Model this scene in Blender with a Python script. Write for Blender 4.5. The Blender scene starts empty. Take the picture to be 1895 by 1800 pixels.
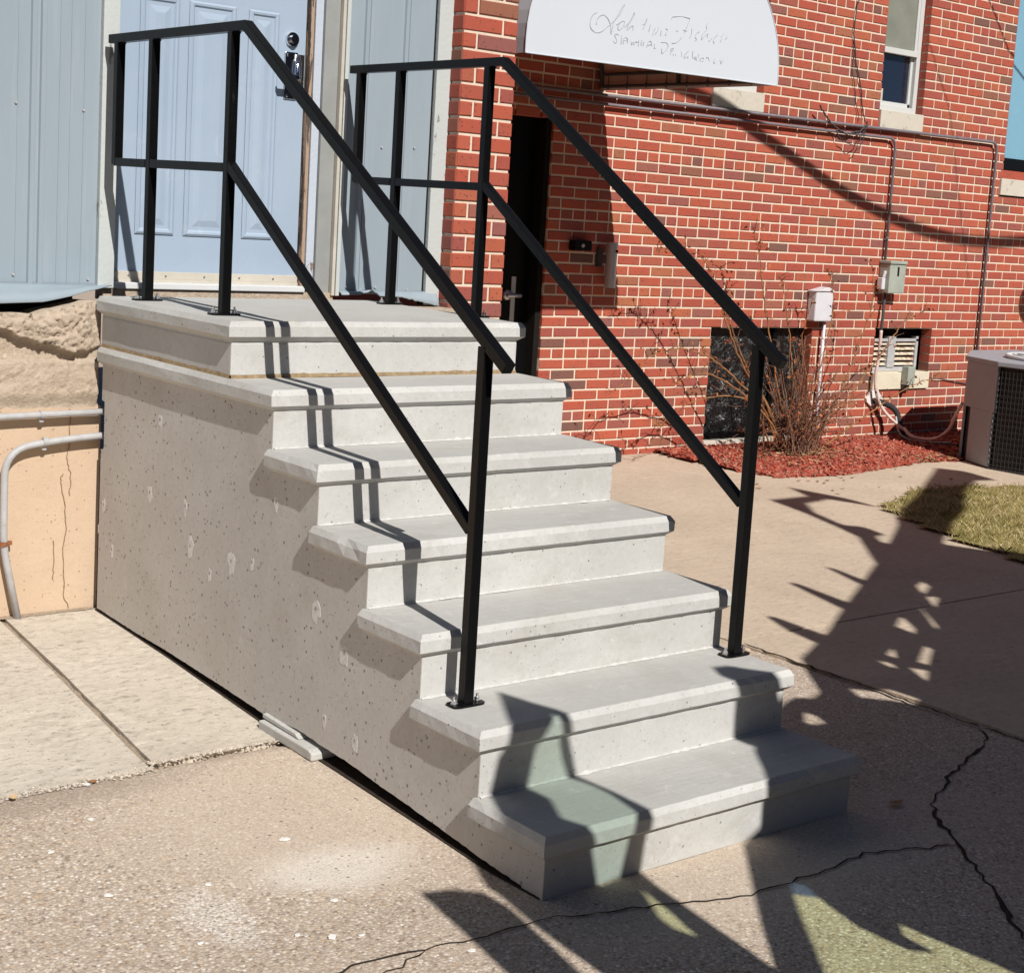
import bpy, bmesh, math, random, mathutils
from mathutils import Vector, Matrix, noise as mnoise
from mathutils.geometry import tessellate_polygon
random.seed(7)
scn = bpy.context.scene
C = scn.collection
# ------------------------------------------------------------------ camera
cam_d = bpy.data.cameras.new('camera'); cam = bpy.data.objects.new('camera', cam_d); C.objects.link(cam)
Rr = ((0.769588, -0.635384, 0.063405), (-0.037373, -0.143947, -0.988879), (0.637446, 0.758661, -0.134526))
mw = Matrix(((Rr[0][0], -Rr[1][0], -Rr[2][0], -2.306724),
             (Rr[0][1], -Rr[1][1], -Rr[2][1], -2.672935),
             (Rr[0][2], -Rr[1][2], -Rr[2][2], 1.614505), (0, 0, 0, 1)))
cam.matrix_world = mw
cam_d.sensor_fit = 'HORIZONTAL'; cam_d.sensor_width = 36
cam_d.lens = 2912.918 / 1895 * 36
cam_d.shift_x = -(1020.68 - 947.5) / 1895
cam_d.shift_y = (792.71 - 900) / 1895
cam_d.clip_start = 0.05; cam_d.clip_end = 800
scn.camera = cam
# ------------------------------------------------------------------ light
LD = Vector((0.128, 0.73, -0.672)).normalized()
w = bpy.data.worlds.new('World'); scn.world = w; w.use_nodes = True
wn = w.node_tree.nodes; wl = w.node_tree.links
bg = wn['Background']
sky = wn.new('ShaderNodeTexSky'); sky.sky_type = 'NISHITA'; sky.sun_disc = False
sky.air_density = 0.45; sky.dust_density = 0.2; sky.ozone_density = 1.6; sky.sun_elevation = math.radians(42.2); sky.sun_rotation = math.radians(190)
wl.new(sky.outputs[0], bg.inputs[0]); bg.inputs[1].default_value = 0.05
sd = bpy.data.lights.new('sun', 'SUN'); sd.energy = 5.0; sd.angle = math.radians(0.35); sd.color = (1, 0.955, 0.89)
so = bpy.data.objects.new('sun', sd); C.objects.link(so)
so.rotation_euler = LD.to_track_quat('-Z', 'Y').to_euler(); so.location = (-3, -10, 12)
vs = scn.view_settings
vs.view_transform = 'Standard'; vs.look = 'None'; vs.gamma = 1; vs.use_curve_mapping = False
vs.exposure = 0.1
# ------------------------------------------------------------------ materials
class NT:
    def __init__(s, name):
        s.m = bpy.data.materials.new(name); s.m.use_nodes = True
        s.t = s.m.node_tree; s.b = s.t.nodes['Principled BSDF']
        s._pos = None
    def n(s, ty, **k):
        x = s.t.nodes.new('ShaderNode' + ty)
        for a, v in k.items(): setattr(x, a, v)
        return x
    def L(s, a, b): s.t.links.new(a, b)
    def put(s, sock, v):
        if hasattr(v, 'is_output') or hasattr(v, 'links'): s.L(v, sock)
        elif isinstance(v, (tuple, list)) and len(v) == 3 and sock.type == 'RGBA': sock.default_value = (*v, 1)
        else: sock.default_value = v
    def pos(s, sc=(1, 1, 1)):
        if s._pos is None: s._pos = s.n('NewGeometry').outputs['Position']
        if sc == (1, 1, 1): return s._pos
        m = s.n('Mapping'); s.L(s._pos, m.inputs[0]); m.inputs[3].default_value = sc
        return m.outputs[0]
    def noise(s, scale, detail=4, rough=.55, sc=(1, 1, 1), dist=0):
        x = s.n('TexNoise'); s.L(s.pos(sc), x.inputs['Vector']); x.inputs['Scale'].default_value = scale
        x.inputs['Detail'].default_value = detail; x.inputs['Roughness'].default_value = rough
        x.inputs['Distortion'].default_value = dist
        return x.outputs['Fac']
    def vor(s, scale, feature='F1', sc=(1, 1, 1), out='Distance'):
        x = s.n('TexVoronoi', feature=feature); s.L(s.pos(sc), x.inputs['Vector']); x.inputs['Scale'].default_value = scale
        return x.outputs[out]
    def math(s, op, a, b=0.0, clamp=False):
        x = s.n('Math', operation=op); x.use_clamp = clamp
        s.put(x.inputs[0], a); s.put(x.inputs[1], b); return x.outputs[0]
    def ramp(s, f, stops, interp='LINEAR'):
        x = s.n('ValToRGB'); x.color_ramp.interpolation = interp
        e = x.color_ramp.elements
        while len(e) < len(stops): e.new(0.5)
        for i, (p, c) in enumerate(stops):
            e[i].position = p; e[i].color = (*c, 1) if isinstance(c, (tuple, list)) else (c, c, c, 1)
        s.L(f, x.inputs[0]); return x.outputs[0]
    def mix(s, f, a, b, mode='MIX'):
        x = s.n('Mix', data_type='RGBA', blend_type=mode)
        s.put(x.inputs[0], f); s.put(x.inputs[6], a); s.put(x.inputs[7], b); return x.outputs[2]
    def bump(s, h, dist=.002, st=1.0):
        x = s.n('Bump'); x.inputs['Strength'].default_value = st; x.inputs['Distance'].default_value = dist
        s.L(h, x.inputs['Height']); s.L(x.outputs[0], s.b.inputs['Normal'])
    def fin(s, col, rough=.85, metal=0, spec=.3, coat=0):
        s.put(s.b.inputs['Base Color'], col); s.put(s.b.inputs['Roughness'], rough)
        s.b.inputs['Metallic'].default_value = metal
        s.b.inputs['Specular IOR Level'].default_value = spec
        s.b.inputs['Coat Weight'].default_value = coat
        return s.m
def holes(t, scale, size, sc=(1, 1, 1)):
    d = t.vor(scale, sc=sc); x = t.n('TexVoronoi'); t.L(t.pos(sc), x.inputs['Vector']); x.inputs['Scale'].default_value = scale
    r = t.n('SeparateColor'); t.L(x.outputs['Color'], r.inputs[0])
    th = t.math('MULTIPLY', t.math('POWER', r.outputs[0], 5), size)
    return t.math('MULTIPLY', t.math('SUBTRACT', th, d), 12 / size, clamp=True)
def concrete(name, c0, c1, hole=.20, hs=60, broom=False, patches=False, vertical=False, stain=False):
    t = NT(name)
    big = t.noise(1.6, 5, .6); fine = t.noise(55, 5, .65)
    col = t.mix(t.ramp(big, [(.3, 0), (.7, 1)]), c0, c1)
    col = t.mix(t.math('MULTIPLY', t.ramp(fine, [(.35, 0), (.7, 1)]), .22), col, tuple(x * .72 for x in c0))
    h = t.math('MULTIPLY', fine, .35)
    ho = holes(t, hs, hole)
    ho2 = holes(t, hs * 2.3, hole * 1.2)
    allh = t.math('MAXIMUM', ho, t.math('MULTIPLY', ho2, .7))
    if not broom:
        col = t.mix(t.math('MULTIPLY', allh, .75), col, tuple(x * .32 for x in c0))
        h = t.math('SUBTRACT', h, t.math('MULTIPLY', allh, 2.2))
    else:
        br = t.noise(9, 4, .6, sc=(.6, 22, 1))
        col = t.mix(t.math('MULTIPLY', t.ramp(br, [(.35, 0), (.65, 1)]), .4), col, tuple(x * .8 for x in c0))
        h = t.math('ADD', h, t.math('MULTIPLY', br, .7))
        col = t.mix(t.math('MULTIPLY', ho2, .35), col, tuple(x * .5 for x in c0))
    if stain:
        sn = t.noise(4.5, 6, .7, sc=(1, 1, 1.6), dist=.5)
        col = t.mix(t.math('MULTIPLY', t.ramp(sn, [(.5, 0), (.70, 1)]), .30), col, (.33, .30, .255))
        sp2 = t.noise(120, 4, .8)
        col = t.mix(t.math('MULTIPLY', t.ramp(sp2, [(.56, 0), (.68, 1)]), .28), col, (.28, .28, .275))
        col = t.mix(t.math('MULTIPLY', t.ramp(t.noise(17, 5, .7), [(.30, 1), (.42, 0)]), .35), col, (.66, .655, .64))
    if patches:
        v = t.noise(2.6, 3, .5, sc=(1, 3.0, 1.2), dist=.6)
        pm = t.ramp(v, [(.66, 0), (.70, 1)])
        e = t.noise(30, 3, .6)
        pm2 = t.math('MULTIPLY', pm, t.ramp(e, [(.45, 0), (.55, 1)]))
        col = t.mix(t.math('MULTIPLY', pm2, .35), col, (.66, .65, .63))
        strk = t.noise(3.0, 6, .65, dist=.6)
        col = t.mix(t.math('MULTIPLY', t.ramp(strk, [(.45, 0), (.75, 1)]), .36), col, (.37, .325, .27))
        col = t.mix(t.math('MULTIPLY', t.ramp(t.noise(70, 4, .75, sc=(1, 1, .5)), [(.60, 0), (.68, 1)]), .35), col, (.28, .25, .22))
    t.bump(h, .0018)
    return t.fin(col, .9, 0, .25)
M = {}
M['conc'] = concrete('precast_concrete', (.455, .455, .44), (.57, .57, .555), stain=True)
M['tread'] = concrete('broomed_concrete', (.455, .45, .43), (.525, .52, .50), broom=True, stain=True)
M['side'] = concrete('form_face_concrete', (.50, .48, .455), (.59, .575, .555), hole=.24, hs=46, patches=True)
def plain(name, col, rough=.5, metal=0, spec=.5, var=.12, scale=14, bump=0, coat=0, sc=(1, 1, 1)):
    t = NT(name); f = t.noise(scale, 5, .6, sc=sc)
    c = t.mix(t.ramp(f, [(.3, 0), (.7, 1)]), tuple(x * (1 - var) for x in col), tuple(min(1, x * (1 + var)) for x in col))
    if bump: t.bump(t.noise(scale * 6, 4), bump)
    return t.fin(c, rough, metal, spec, coat)
def black_paint():
    t = NT('black_gloss_paint'); f = t.noise(40, 5, .6)
    sc = t.ramp(t.noise(14, 6, .75, sc=(1, 1, .3)), [(.66, 0), (.72, 1)])
    c = t.mix(t.math('MULTIPLY', sc, .35), (.004, .004, .0045), (.04, .038, .035))
    t.bump(t.noise(220, 2), .0003)
    return t.fin(c, t.math('ADD', t.math('MULTIPLY', f, .25), .22), 0, .17)
M['black'] = black_paint()
M['steel'] = plain('zinc_steel', (.72, .73, .75), .28, 1, .5, .1, 60)
M['chrome'] = plain('chrome', (.75, .76, .78), .12, 1, .5, .05, 60)
M['rail_dark'] = plain('dark_grey', (.05, .05, .052), .6)
def siding_mat():
    t = NT('pale_blue_siding')
    a = t.noise(5, 4, .6, sc=(1, 1, .25)); s_ = t.noise(26, 4, .7, sc=(1, 1, .06))
    c = t.mix(t.ramp(a, [(.3, 0), (.7, 1)]), (.262, .32, .368), (.29, .348, .396))
    c = t.mix(t.math('MULTIPLY', t.ramp(s_, [(.55, 0), (.8, 1)]), .4), c, (.38, .43, .46))
    d = t.ramp(t.noise(90, 3, .8), [(.70, 0), (.76, 1)])
    c = t.mix(t.math('MULTIPLY', d, .25), c, (.25, .3, .32))
    t.bump(t.noise(9, 3, sc=(1, 1, .3)), .002)
    return t.fin(c, .55, 0, .35)
M['siding'] = siding_mat()
def door_mat():
    t = NT('blue_door_paint')
    a = t.noise(3, 4, .6); g = t.noise(70, 4, .6, sc=(1, 1, .12))
    c = t.mix(t.ramp(a, [(.3, 0), (.7, 1)]), (.31, .392, .50), (.34, .42, .525))
    c = t.mix(t.math('MULTIPLY', t.ramp(t.noise(7, 5, .75, dist=.8), [(.60, 0), (.67, 1)]), .3), c, (.44, .50, .59))
    t.bump(g, .0008)
    return t.fin(c, .5, 0, .4)
M['door'] = door_mat()
def peel(name, base, under, amt=.62, sc=(1, 1, .35), scale=14):
    t = NT(name)
    n = t.noise(scale, 6, .7, sc=sc)
    f = t.ramp(n, [(amt, 0), (amt + .03, 1)])
    c = t.mix(f, t.mix(t.noise(5), tuple(x * .93 for x in base), base), t.mix(t.noise(60), tuple(x * .5 for x in under), under))
    t.bump(t.math('SUBTRACT', t.noise(60), f), .0015)
    return t.fin(c, .6, 0, .3)
M['white_trim'] = peel('weathered_white_trim', (.50, .535, .53), (.32, .29, .25), .64)
M['white_jamb'] = peel('peeling_white_jamb', (.48, .53, .61), (.32, .20, .13), .58)
M['split_wood'] = peel('split_bare_wood', (.40, .28, .20), (.12, .09, .07), .52, (1, 1, .12), 40)
M['grey_jamb'] = plain('grey_jamb', (.28, .29, .285), .6, 0, .3, .1, 6, .0008)
M['cream'] = plain('cream_sill_paint', (.50, .465, .40), .6, 0, .3, .1, 9, .001)
M['white'] = plain('white_paint', (.62, .63, .64), .45, 0, .4, .05, 9)
M['window_frame'] = peel('window_frame_paint', (.56, .57, .56), (.30, .29, .27), .70)
def brick_mat(name, attr):
    t = NT(name)
    if attr:
        r = t.n('Attribute', attribute_name='rnd').outputs['Fac']
    else: r = t.n('ObjectInfo').outputs['Random']
    base = t.ramp(r, [(0, (.39, .082, .050)), (.16, (.44, .105, .058)), (.3, (.35, .072, .050)), (.45, (.42, .092, .052)), (.58, (.30, .078, .064)),
                      (.68, (.43, .12, .060)), (.78, (.37, .084, .050)), (.86, (.25, .095, .085)), (.92, (.40, .14, .065)), (.955, (.15, .085, .07)), (1, (.33, .08, .058))])
    n1 = t.noise(14, 4, .6); n2 = t.noise(120, 4, .7); n3 = t.noise(320, 2, .6)
    c = t.mix(t.math('MULTIPLY', t.ramp(n1, [(.35, 0), (.75, 1)]), .4), base, (.25, .085, .07))
    c = t.mix(t.math('MULTIPLY', t.ramp(n2, [(.6, 0), (.75, 1)]), .3), c, (.50, .26, .18))
    c = t.mix(t.math('MULTIPLY', t.ramp(n2, [(.25, 1), (.4, 0)]), .4), c, (.16, .06, .05))
    pits = holes(t, 90, .5)
    c = t.mix(t.math('MULTIPLY', pits, .6), c, (.12, .05, .04))
    t.bump(t.math('SUBTRACT', t.math('MULTIPLY', n3, .6), pits), .0014)
    return t.fin(c, .85, 0, .25)
M['brick'] = brick_mat('red_brick', False); M['brick_a'] = brick_mat('red_brick_far', True)
def mortar():
    t = NT('buff_mortar'); n = t.noise(60, 5, .7); b = t.noise(2.2, 4)
    c = t.mix(b, (.64, .52, .41), (.76, .64, .52))
    c = t.mix(t.math('MULTIPLY', t.ramp(n, [(.5, 0), (.8, 1)]), .35), c, (.40, .32, .26))
    t.bump(n, .003); return t.fin(c, .95, 0, .1)
M['mortar'] = mortar()
def stone():
    t = NT('weathered_sill_stone'); n = t.noise(34, 6, .7); b = t.noise(5, 5, .65)
    c = t.mix(b, (.50, .46, .39), (.60, .56, .49))
    c = t.mix(t.ramp(t.noise(9, 6, .75), [(.56, 0), (.68, .7)]), c, (.22, .20, .17))
    t.bump(n, .003); return t.fin(c, .95, 0, .1)
M['stone'] = stone()
def pavement():
    t = NT('exposed_aggregate_pavement')
    def cells(scale, cs):
        x = t.n('TexVoronoi'); t.L(t.pos((1, 1, .2)), x.inputs['Vector']); x.inputs['Scale'].default_value = scale
        x.inputs['Randomness'].default_value = 1
        sp = t.n('SeparateColor'); t.L(x.outputs['Color'], sp.inputs[0])
        return x.outputs['Distance'], t.ramp(sp.outputs[0], cs, 'CONSTANT'), sp.outputs[1]
    d1, c1, r1 = cells(115, [(0, (.55, .47, .39)), (.2, (.36, .285, .225)), (.38, (.64, .56, .46)), (.54, (.52, .38, .24)), (.64, (.72, .66, .58)), (.74, (.20, .15, .115)), (.88, (.80, .76, .70)), (.94, (.30, .20, .13))])
    d2, c2, r2 = cells(230, [(0, (.52, .44, .36)), (.3, (.46, .38, .31)), (.6, (.58, .50, .42)), (.85, (.38, .31, .25))])
    c = t.mix(t.ramp(r1, [(.45, 0), (.5, 1)]), c2, c1)
    edge = t.ramp(d1, [(.35, 0), (.62, 1)])
    c = t.mix(t.math('MULTIPLY', edge, .6), c, (.30, .235, .185))
    # worn sandy film towards the stair and the slabs
    sp = t.n('SeparateXYZ'); t.L(t.pos(), sp.inputs[0])
    def blob(x, y, rx, ry, soft=1.0):
        dx = t.math('DIVIDE', t.math('SUBTRACT', sp.outputs[0], x), rx); dy = t.math('DIVIDE', t.math('SUBTRACT', sp.outputs[1], y), ry)
        q = t.math('SQRT', t.math('ADD', t.math('MULTIPLY', dx, dx), t.math('MULTIPLY', dy, dy)))
        q = t.math('ADD', q, t.math('MULTIPLY', t.math('SUBTRACT', t.noise(5, 4, .6), .5), .9))
        return t.ramp(q, [(.45, 1), (.45 + .55 * soft, 0)])
    film = t.math('MAXIMUM', blob(-.22, .78, .62, .62), blob(.7, -.1, 1.0, .35))
    c = t.mix(t.math('MULTIPLY', film, .6), c, (.54, .455, .365))
    c = t.mix(t.math('MULTIPLY', blob(-.30, .43, .26, .15), .75), c, (.70, .66, .60))
    big = t.noise(1.3, 5, .65)
    c = t.mix(t.math('MULTIPLY', t.ramp(big, [(.38, 1), (.6, 0)]), .22), c, (.36, .27, .21))
    edge_dark = blob(-.75, 1.12, .5, .10)  # pavement darker along the left slab edge
    c = t.mix(t.math('MULTIPLY', edge_dark, .45), c, (.20, .15, .12))
    fleck = holes(t, 60, .32)
    c = t.mix(t.math('MULTIPLY', fleck, .8), c, (.12, .09, .075))
    wf = t.ramp(t.noise(46, 2, .5), [(.735, 0), (.75, 1)])
    c = t.mix(t.math('MULTIPLY', wf, .6), c, (.74, .72, .69))
    c = t.mix(t.math('MULTIPLY', t.ramp(t.noise(170, 3, .7), [(.5, 0), (.66, 1)]), .55), c, (.20, .15, .12))
    c = t.mix(t.math('MULTIPLY', t.ramp(t.noise(150, 3, .7, sc=(1, 1.3, 1)), [(.36, 1), (.46, 0)]), .35), c, (.74, .66, .57))
    c = t.mix(1.0, c, (1.0, .99, .98), 'MULTIPLY')
    c = t.mix(.08, c, (.95, .84, .72))
    c = t.mix(t.math('MULTIPLY', t.math('MULTIPLY', blob(-.66, .33, .10, .22, .8), t.ramp(t.noise(130, 3, .7), [(.48, 0), (.56, 1)])), .6), c, (.80, .78, .75))
    h = t.math('ADD', t.math('SUBTRACT', 1.0, t.math('MULTIPLY', d1, t.math('SUBTRACT', 1.2, film))), t.math('MULTIPLY', t.noise(300, 2), .3))
    t.bump(h, .0016); return t.fin(c, .9, 0, .25)
M['pave'] = pavement()
def slabm(name, c0, c1, bump=.002, stain=.3):
    t = NT(name); a = t.noise(1.8, 6, .65); f = t.noise(90, 5, .7)
    l = t.noise(8, 5, .7, sc=(1.0, 3.5, 1), dist=.7)
    c = t.mix(t.ramp(a, [(.3, 0), (.7, 1)]), c0, c1)
    c = t.mix(t.math('MULTIPLY', t.ramp(l, [(.5, 0), (.72, 1)]), stain), c, tuple(x * .68 for x in c0))
    c = t.mix(t.math('MULTIPLY', t.ramp(l, [(.28, 1), (.40, 0)]), stain), c, tuple(min(.8, x * 1.25) for x in c1))
    c = t.mix(t.math('MULTIPLY', t.ramp(f, [(.58, 0), (.75, 1)]), .35), c, tuple(x * .55 for x in c0))
    m2 = t.noise(26, 6, .75, sc=(1, 2.2, 1), dist=.5)
    c = t.mix(t.math('MULTIPLY', t.ramp(m2, [(.54, 0), (.64, 1)]), stain * 1.5), c, tuple(x * .55 for x in c0))
    c = t.mix(t.math('MULTIPLY', t.ramp(m2, [(.34, 1), (.44, 0)]), stain), c, tuple(min(.8, x * 1.3) for x in c1))
    ho = holes(t, 75, .28)
    c = t.mix(t.math('MULTIPLY', ho, .6), c, tuple(x * .35 for x in c0))
    t.bump(t.math('ADD', t.math('SUBTRACT', f, ho), l), bump); return t.fin(c, .9, 0, .25)
M['slab'] = slabm('worn_slab_concrete', (.50, .445, .375), (.60, .545, .465), .0024, .55)
M['walk'] = slabm('tan_walk_concrete', (.49, .40, .31), (.58, .48, .375), .0014, .34)
M['peach'] = slabm('peach_painted_foundation', (.52, .385, .275), (.58, .445, .325), .0018, .08)
M['caulk'] = plain('brown_caulk', (.30, .22, .13), .9, 0, .1, .3, 60, .003)
def rubble():
    t = NT('crumbling_foundation'); a = t.noise(9, 6, .7); f = t.noise(60, 6, .75)
    c = t.mix(t.ramp(a, [(.3, 0), (.7, 1)]), (.46, .375, .29), (.60, .50, .40))
    c = t.mix(t.math('MULTIPLY', t.ramp(t.noise(4.3, 5, .7), [(.56, 0), (.70, 1)]), .5), c, (.56, .30, .18))
    c = t.mix(t.math('MULTIPLY', t.ramp(f, [(.5, 0), (.75, 1)]), .5), c, (.27, .19, .12))
    c = t.mix(t.math('MULTIPLY', t.ramp(t.noise(33, 4, .6), [(.62, 0), (.7, 1)]), .6), c, (.74, .66, .56))
    c = t.mix(t.math('MULTIPLY', t.ramp(t.noise(110, 4, .8), [(.3, 1), (.44, 0)]), .6), c, (.72, .60, .48))
    t.bump(f, .010); return t.fin(c, .95, 0, .1)
M['rubble'] = rubble()
M['conduit'] = plain('grey_conduit', (.42, .42, .43), .5, 0, .4, .1, 30, .0005)
M['conduit_p'] = plain('painted_conduit', (.17, .15, .17), .5, 0, .4, .12, 30)
M['rust'] = plain('rust', (.28, .12, .06), .9, 0, .2, .4, 60, .002)
M['dirt'] = plain('dark_dirt', (.045, .035, .028), .95, 0, .1, .3, 40, .004)  # soil in the cracks, and painted shade in the gap under the stair
M['dark'] = plain('dark_void', (.012, .011, .01), .9, 0, .1)
M['grey_box'] = plain('grey_green_box', (.34, .37, .32), .5, 0, .4, .12, 12)
M['white_box'] = plain('pale_box', (.62, .62, .66), .5, 0, .4, .06, 12)
M['ac'] = plain('condenser_grey', (.31, .33, .37), .5, 0, .4, .06, 8)
M['ac_dark'] = plain('condenser_grille', (.02, .02, .021), .45, 0, .5)
M['foam'] = plain('black_foam', (.03, .03, .032), .8, 0, .3, .2, 40, .002)
M['foam_white'] = plain('white_spray_foam', (.74, .73, .70), .8, 0, .2, .08, 40, .004)
M['hose'] = plain('pinkish_pipe', (.60, .47, .42), .5)
M['blue_panel'] = plain('blue_window_panel', (.19, .375, .50), .35, 0, .5, .04, 3)
M['silver'] = plain('silver_tube', (.55, .56, .60), .35, .6, .5, .05)
def louver_m():
    t = NT('rusting_louvre'); n = t.noise(30, 5, .7)
    c = t.mix(t.ramp(n, [(.5, 0), (.6, 1)]), (.62, .56, .46), (.36, .19, .10))
    return t.fin(c, .7, 0, .3)
M['louvre'] = louver_m()
def glass(name, col, rough):
    t = NT(name); return t.fin(col, rough, 0, .8)
M['pane_dark'] = glass('dark_window_glass', (.010, .016, .032), .06)
M['pane_frost'] = plain('hazy_window_glass', (.22, .23, .19), .22, 0, .6, .1, 6)
def plastic():
    t = NT('black_crinkled_sheet'); v = t.noise(12, 5, .7, dist=1.2)
    t.bump(v, .03); return t.fin((.010, .010, .010), .22, 0, .6)
M['plastic'] = plastic()
def fabric(tl):
    t = NT('white_awning_fabric'); tr = t.n('BsdfTranslucent'); tr.inputs[0].default_value = (.8, .62, .52, 1)
    a = t.noise(2, 3); c = t.mix(a, (.57, .615, .68), (.60, .645, .71))
    t.fin(c, .8, 0, .2)
    mx = t.n('MixShader'); mx.inputs[0].default_value = tl
    out = t.t.nodes['Material Output']
    t.L(t.b.outputs[0], mx.inputs[1]); t.L(tr.outputs[0], mx.inputs[2]); t.L(mx.outputs[0], out.inputs[0])
    return t.m
M['fabric'] = fabric(.05); M['canopy'] = fabric(.16)
M['relief'] = plain('worn_lettering', (.40, .42, .45), .8, 0, .2, .1, 60)
M['pink_liner'] = plain('awning_liner', (.62, .43, .36), .8, 0, .2, .12, 5)
M['cane'] = plain('golden_cane_bark', (.30, .15, .065), .8, 0, .2, .35, 30)
M['twig'] = plain('shrub_bark', (.20, .11, .075), .85, 0, .2, .35, 30)
def leafm(name, stops):
    t = NT(name); r = t.n('Attribute', attribute_name='rnd').outputs['Fac']
    return t.fin(t.ramp(r, stops), .8, 0, .2)
M['leaf'] = leafm('dry_shrub_leaf', [(0, (.16, .04, .03)), (.35, (.34, .09, .035)), (.6, (.48, .20, .07)), (.8, (.38, .13, .05)), (1, (.07, .03, .02))])
M['mulch'] = leafm('red_bark_mulch', [(0, (.36, .07, .045)), (.35, (.46, .11, .07)), (.6, (.27, .055, .04)), (.85, (.60, .27, .19)), (1, (.13, .05, .04))])
M['litter'] = leafm('dry_leaf_litter', [(0, (.40, .24, .12)), (.5, (.24, .12, .06)), (1, (.55, .40, .24))])
M['grass'] = leafm('winter_grass', [(0, (.16, .15, .045)), (.3, (.32, .26, .10)), (.55, (.50, .39, .20)), (.8, (.62, .50, .31)), (1, (.70, .60, .44))])
M['soil'] = plain('lawn_soil', (.12, .11, .05), .95, 0, .1, .4, 60, .006)
M['chip'] = plain('white_paint_chip', (.75, .74, .72), .7)
M['truck'] = plain('truck_body_paint', (.03, .03, .035), .6)
def tint(name, col):
    t = NT(name); tb = t.n('BsdfTransparent'); tb.inputs[0].default_value = (*col, 1)
    gl = t.n('BsdfGlossy'); gl.inputs['Roughness'].default_value = .02
    mx = t.n('MixShader'); mx.inputs[0].default_value = .06
    t.L(tb.outputs[0], mx.inputs[1]); t.L(gl.outputs[0], mx.inputs[2]); t.L(mx.outputs[0], t.t.nodes['Material Output'].inputs[0])
    return t.m
M['tint_y'] = tint('windscreen_glass', (.88, .95, .80)); M['tint_g'] = tint('side_window_glass', (.80, .87, .83)); M['tint_b'] = tint('sunband_glass', (.36, .48, .78))
# ------------------------------------------------------------------ mesh helpers
def tag(o, label=None, cat=None, group=None, kind=None):
    if label: o['label'] = label
    if cat: o['category'] = cat
    if group: o['group'] = group
    if kind: o['kind'] = kind
    return o
def empty(name, loc, label, cat, group=None):
    o = bpy.data.objects.new(name, None); C.objects.link(o); o.location = loc; o.empty_display_size = .1
    return tag(o, label, cat, group)
class MB:
    def __init__(s): s.v = []; s.f = []; s.r = []
    def add(s, vs_, fs, r=None):
        k = len(s.v); s.v += [tuple(p) for p in vs_]; s.f += [tuple(i + k for i in f) for f in fs]
        if r is not None: s.r += [r] * len(fs)
        return s
    def box(s, x0, x1, y0, y1, z0, z1, r=None):
        return s.add([(x0, y0, z0), (x1, y0, z0), (x1, y1, z0), (x0, y1, z0), (x0, y0, z1), (x1, y0, z1), (x1, y1, z1), (x0, y1, z1)],
                     [(3, 2, 1, 0), (4, 5, 6, 7), (0, 1, 5, 4), (1, 2, 6, 5), (2, 3, 7, 6), (3, 0, 4, 7)], r)
    def tube(s, pts, rad, n=8, r=None, caps=True):
        pts = [Vector(p) for p in pts]; rads = rad if isinstance(rad, (list, tuple)) else [rad] * len(pts)
        vs_ = []; fs = []; up = None
        for i, p in enumerate(pts):
            a = pts[max(i - 1, 0)]; b = pts[min(i + 1, len(pts) - 1)]
            d = (b - a).normalized()
            if up is None: up = d.orthogonal().normalized()
            else: up = (up - d * up.dot(d)).normalized()
            sd_ = d.cross(up)
            for j in range(n):
                an = 2 * math.pi * j / n; vs_.append(p + (up * math.cos(an) + sd_ * math.sin(an)) * rads[i])
        for i in range(len(pts) - 1):
            for j in range(n):
                k = (j + 1) % n; fs.append((i * n + j, i * n + k, (i + 1) * n + k, (i + 1) * n + j))
        if caps: fs += [tuple(range(n))[::-1], tuple((len(pts) - 1) * n + j for j in range(n))]
        return s.add(vs_, fs, r)
    def prism(s, loops, a, b, conv):
        """loops: list of 2D loops (outer, holes...); conv(u,v,w)->xyz"""
        tris = tessellate_polygon([[Vector((p[0], p[1], 0)) for p in l] for l in loops])
        flat = [p for l in loops for p in l]; n = len(flat)
        vs_ = [conv(p[0], p[1], a) for p in flat] + [conv(p[0], p[1], b) for p in flat]
        fs = [tuple(t) for t in tris] + [tuple(i + n for i in t)[::-1] for t in tris]
        k = 0
        for l in loops:
            m = len(l)
            for i in range(m): j = (i + 1) % m; fs.append((k + i, k + j, n + k + j, n + k + i))
            k += m
        return s.add(vs_, fs)
    def build(s, name, mat, parent=None, smooth=False, bevel=0, loc=None, recalc=True):
        me = bpy.data.meshes.new(name); 
        vv = s.v
        o = bpy.data.objects.new(name, me); C.objects.link(o)
        if parent is not None:
            o.parent = parent
            L_ = Vector((0, 0, 0)); p = parent
            while p is not None: L_ = L_ + Vector(p.location); p = p.parent
            if loc is None: vv = [(x - L_.x, y - L_.y, z - L_.z) for x, y, z in vv]
            else:
                vv = [(x - loc[0], y - loc[1], z - loc[2]) for x, y, z in vv]; o.location = Vector(loc) - L_
        elif loc is not None:
            vv = [(x - loc[0], y - loc[1], z - loc[2]) for x, y, z in vv]; o.location = loc
        me.from_pydata(vv, [], s.f)
        if recalc:
            bm = bmesh.new(); bm.from_mesh(me); bmesh.ops.recalc_face_normals(bm, faces=bm.faces); bm.to_mesh(me); bm.free()
        if s.r and len(s.r) == len(s.f):
            at = me.attributes.new('rnd', 'FLOAT', 'FACE'); at.data.foreach_set('value', s.r)
        me.materials.append(mat)
        if smooth:
            for p in me.polygons: p.use_smooth = True
        if bevel:
            b = o.modifiers.new('bevel', 'BEVEL'); b.width = bevel; b.segments = 2; b.limit_method = 'ANGLE'; b.angle_limit = math.radians(35)
        return o
def box(name, x0, x1, y0, y1, z0, z1, mat, parent=None, bevel=0): return MB().box(x0, x1, y0, y1, z0, z1).build(name, mat, parent, bevel=bevel)
YZ = lambda u, v, w_: (w_, u, v)   # profile in (y,z), extruded along x
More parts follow.
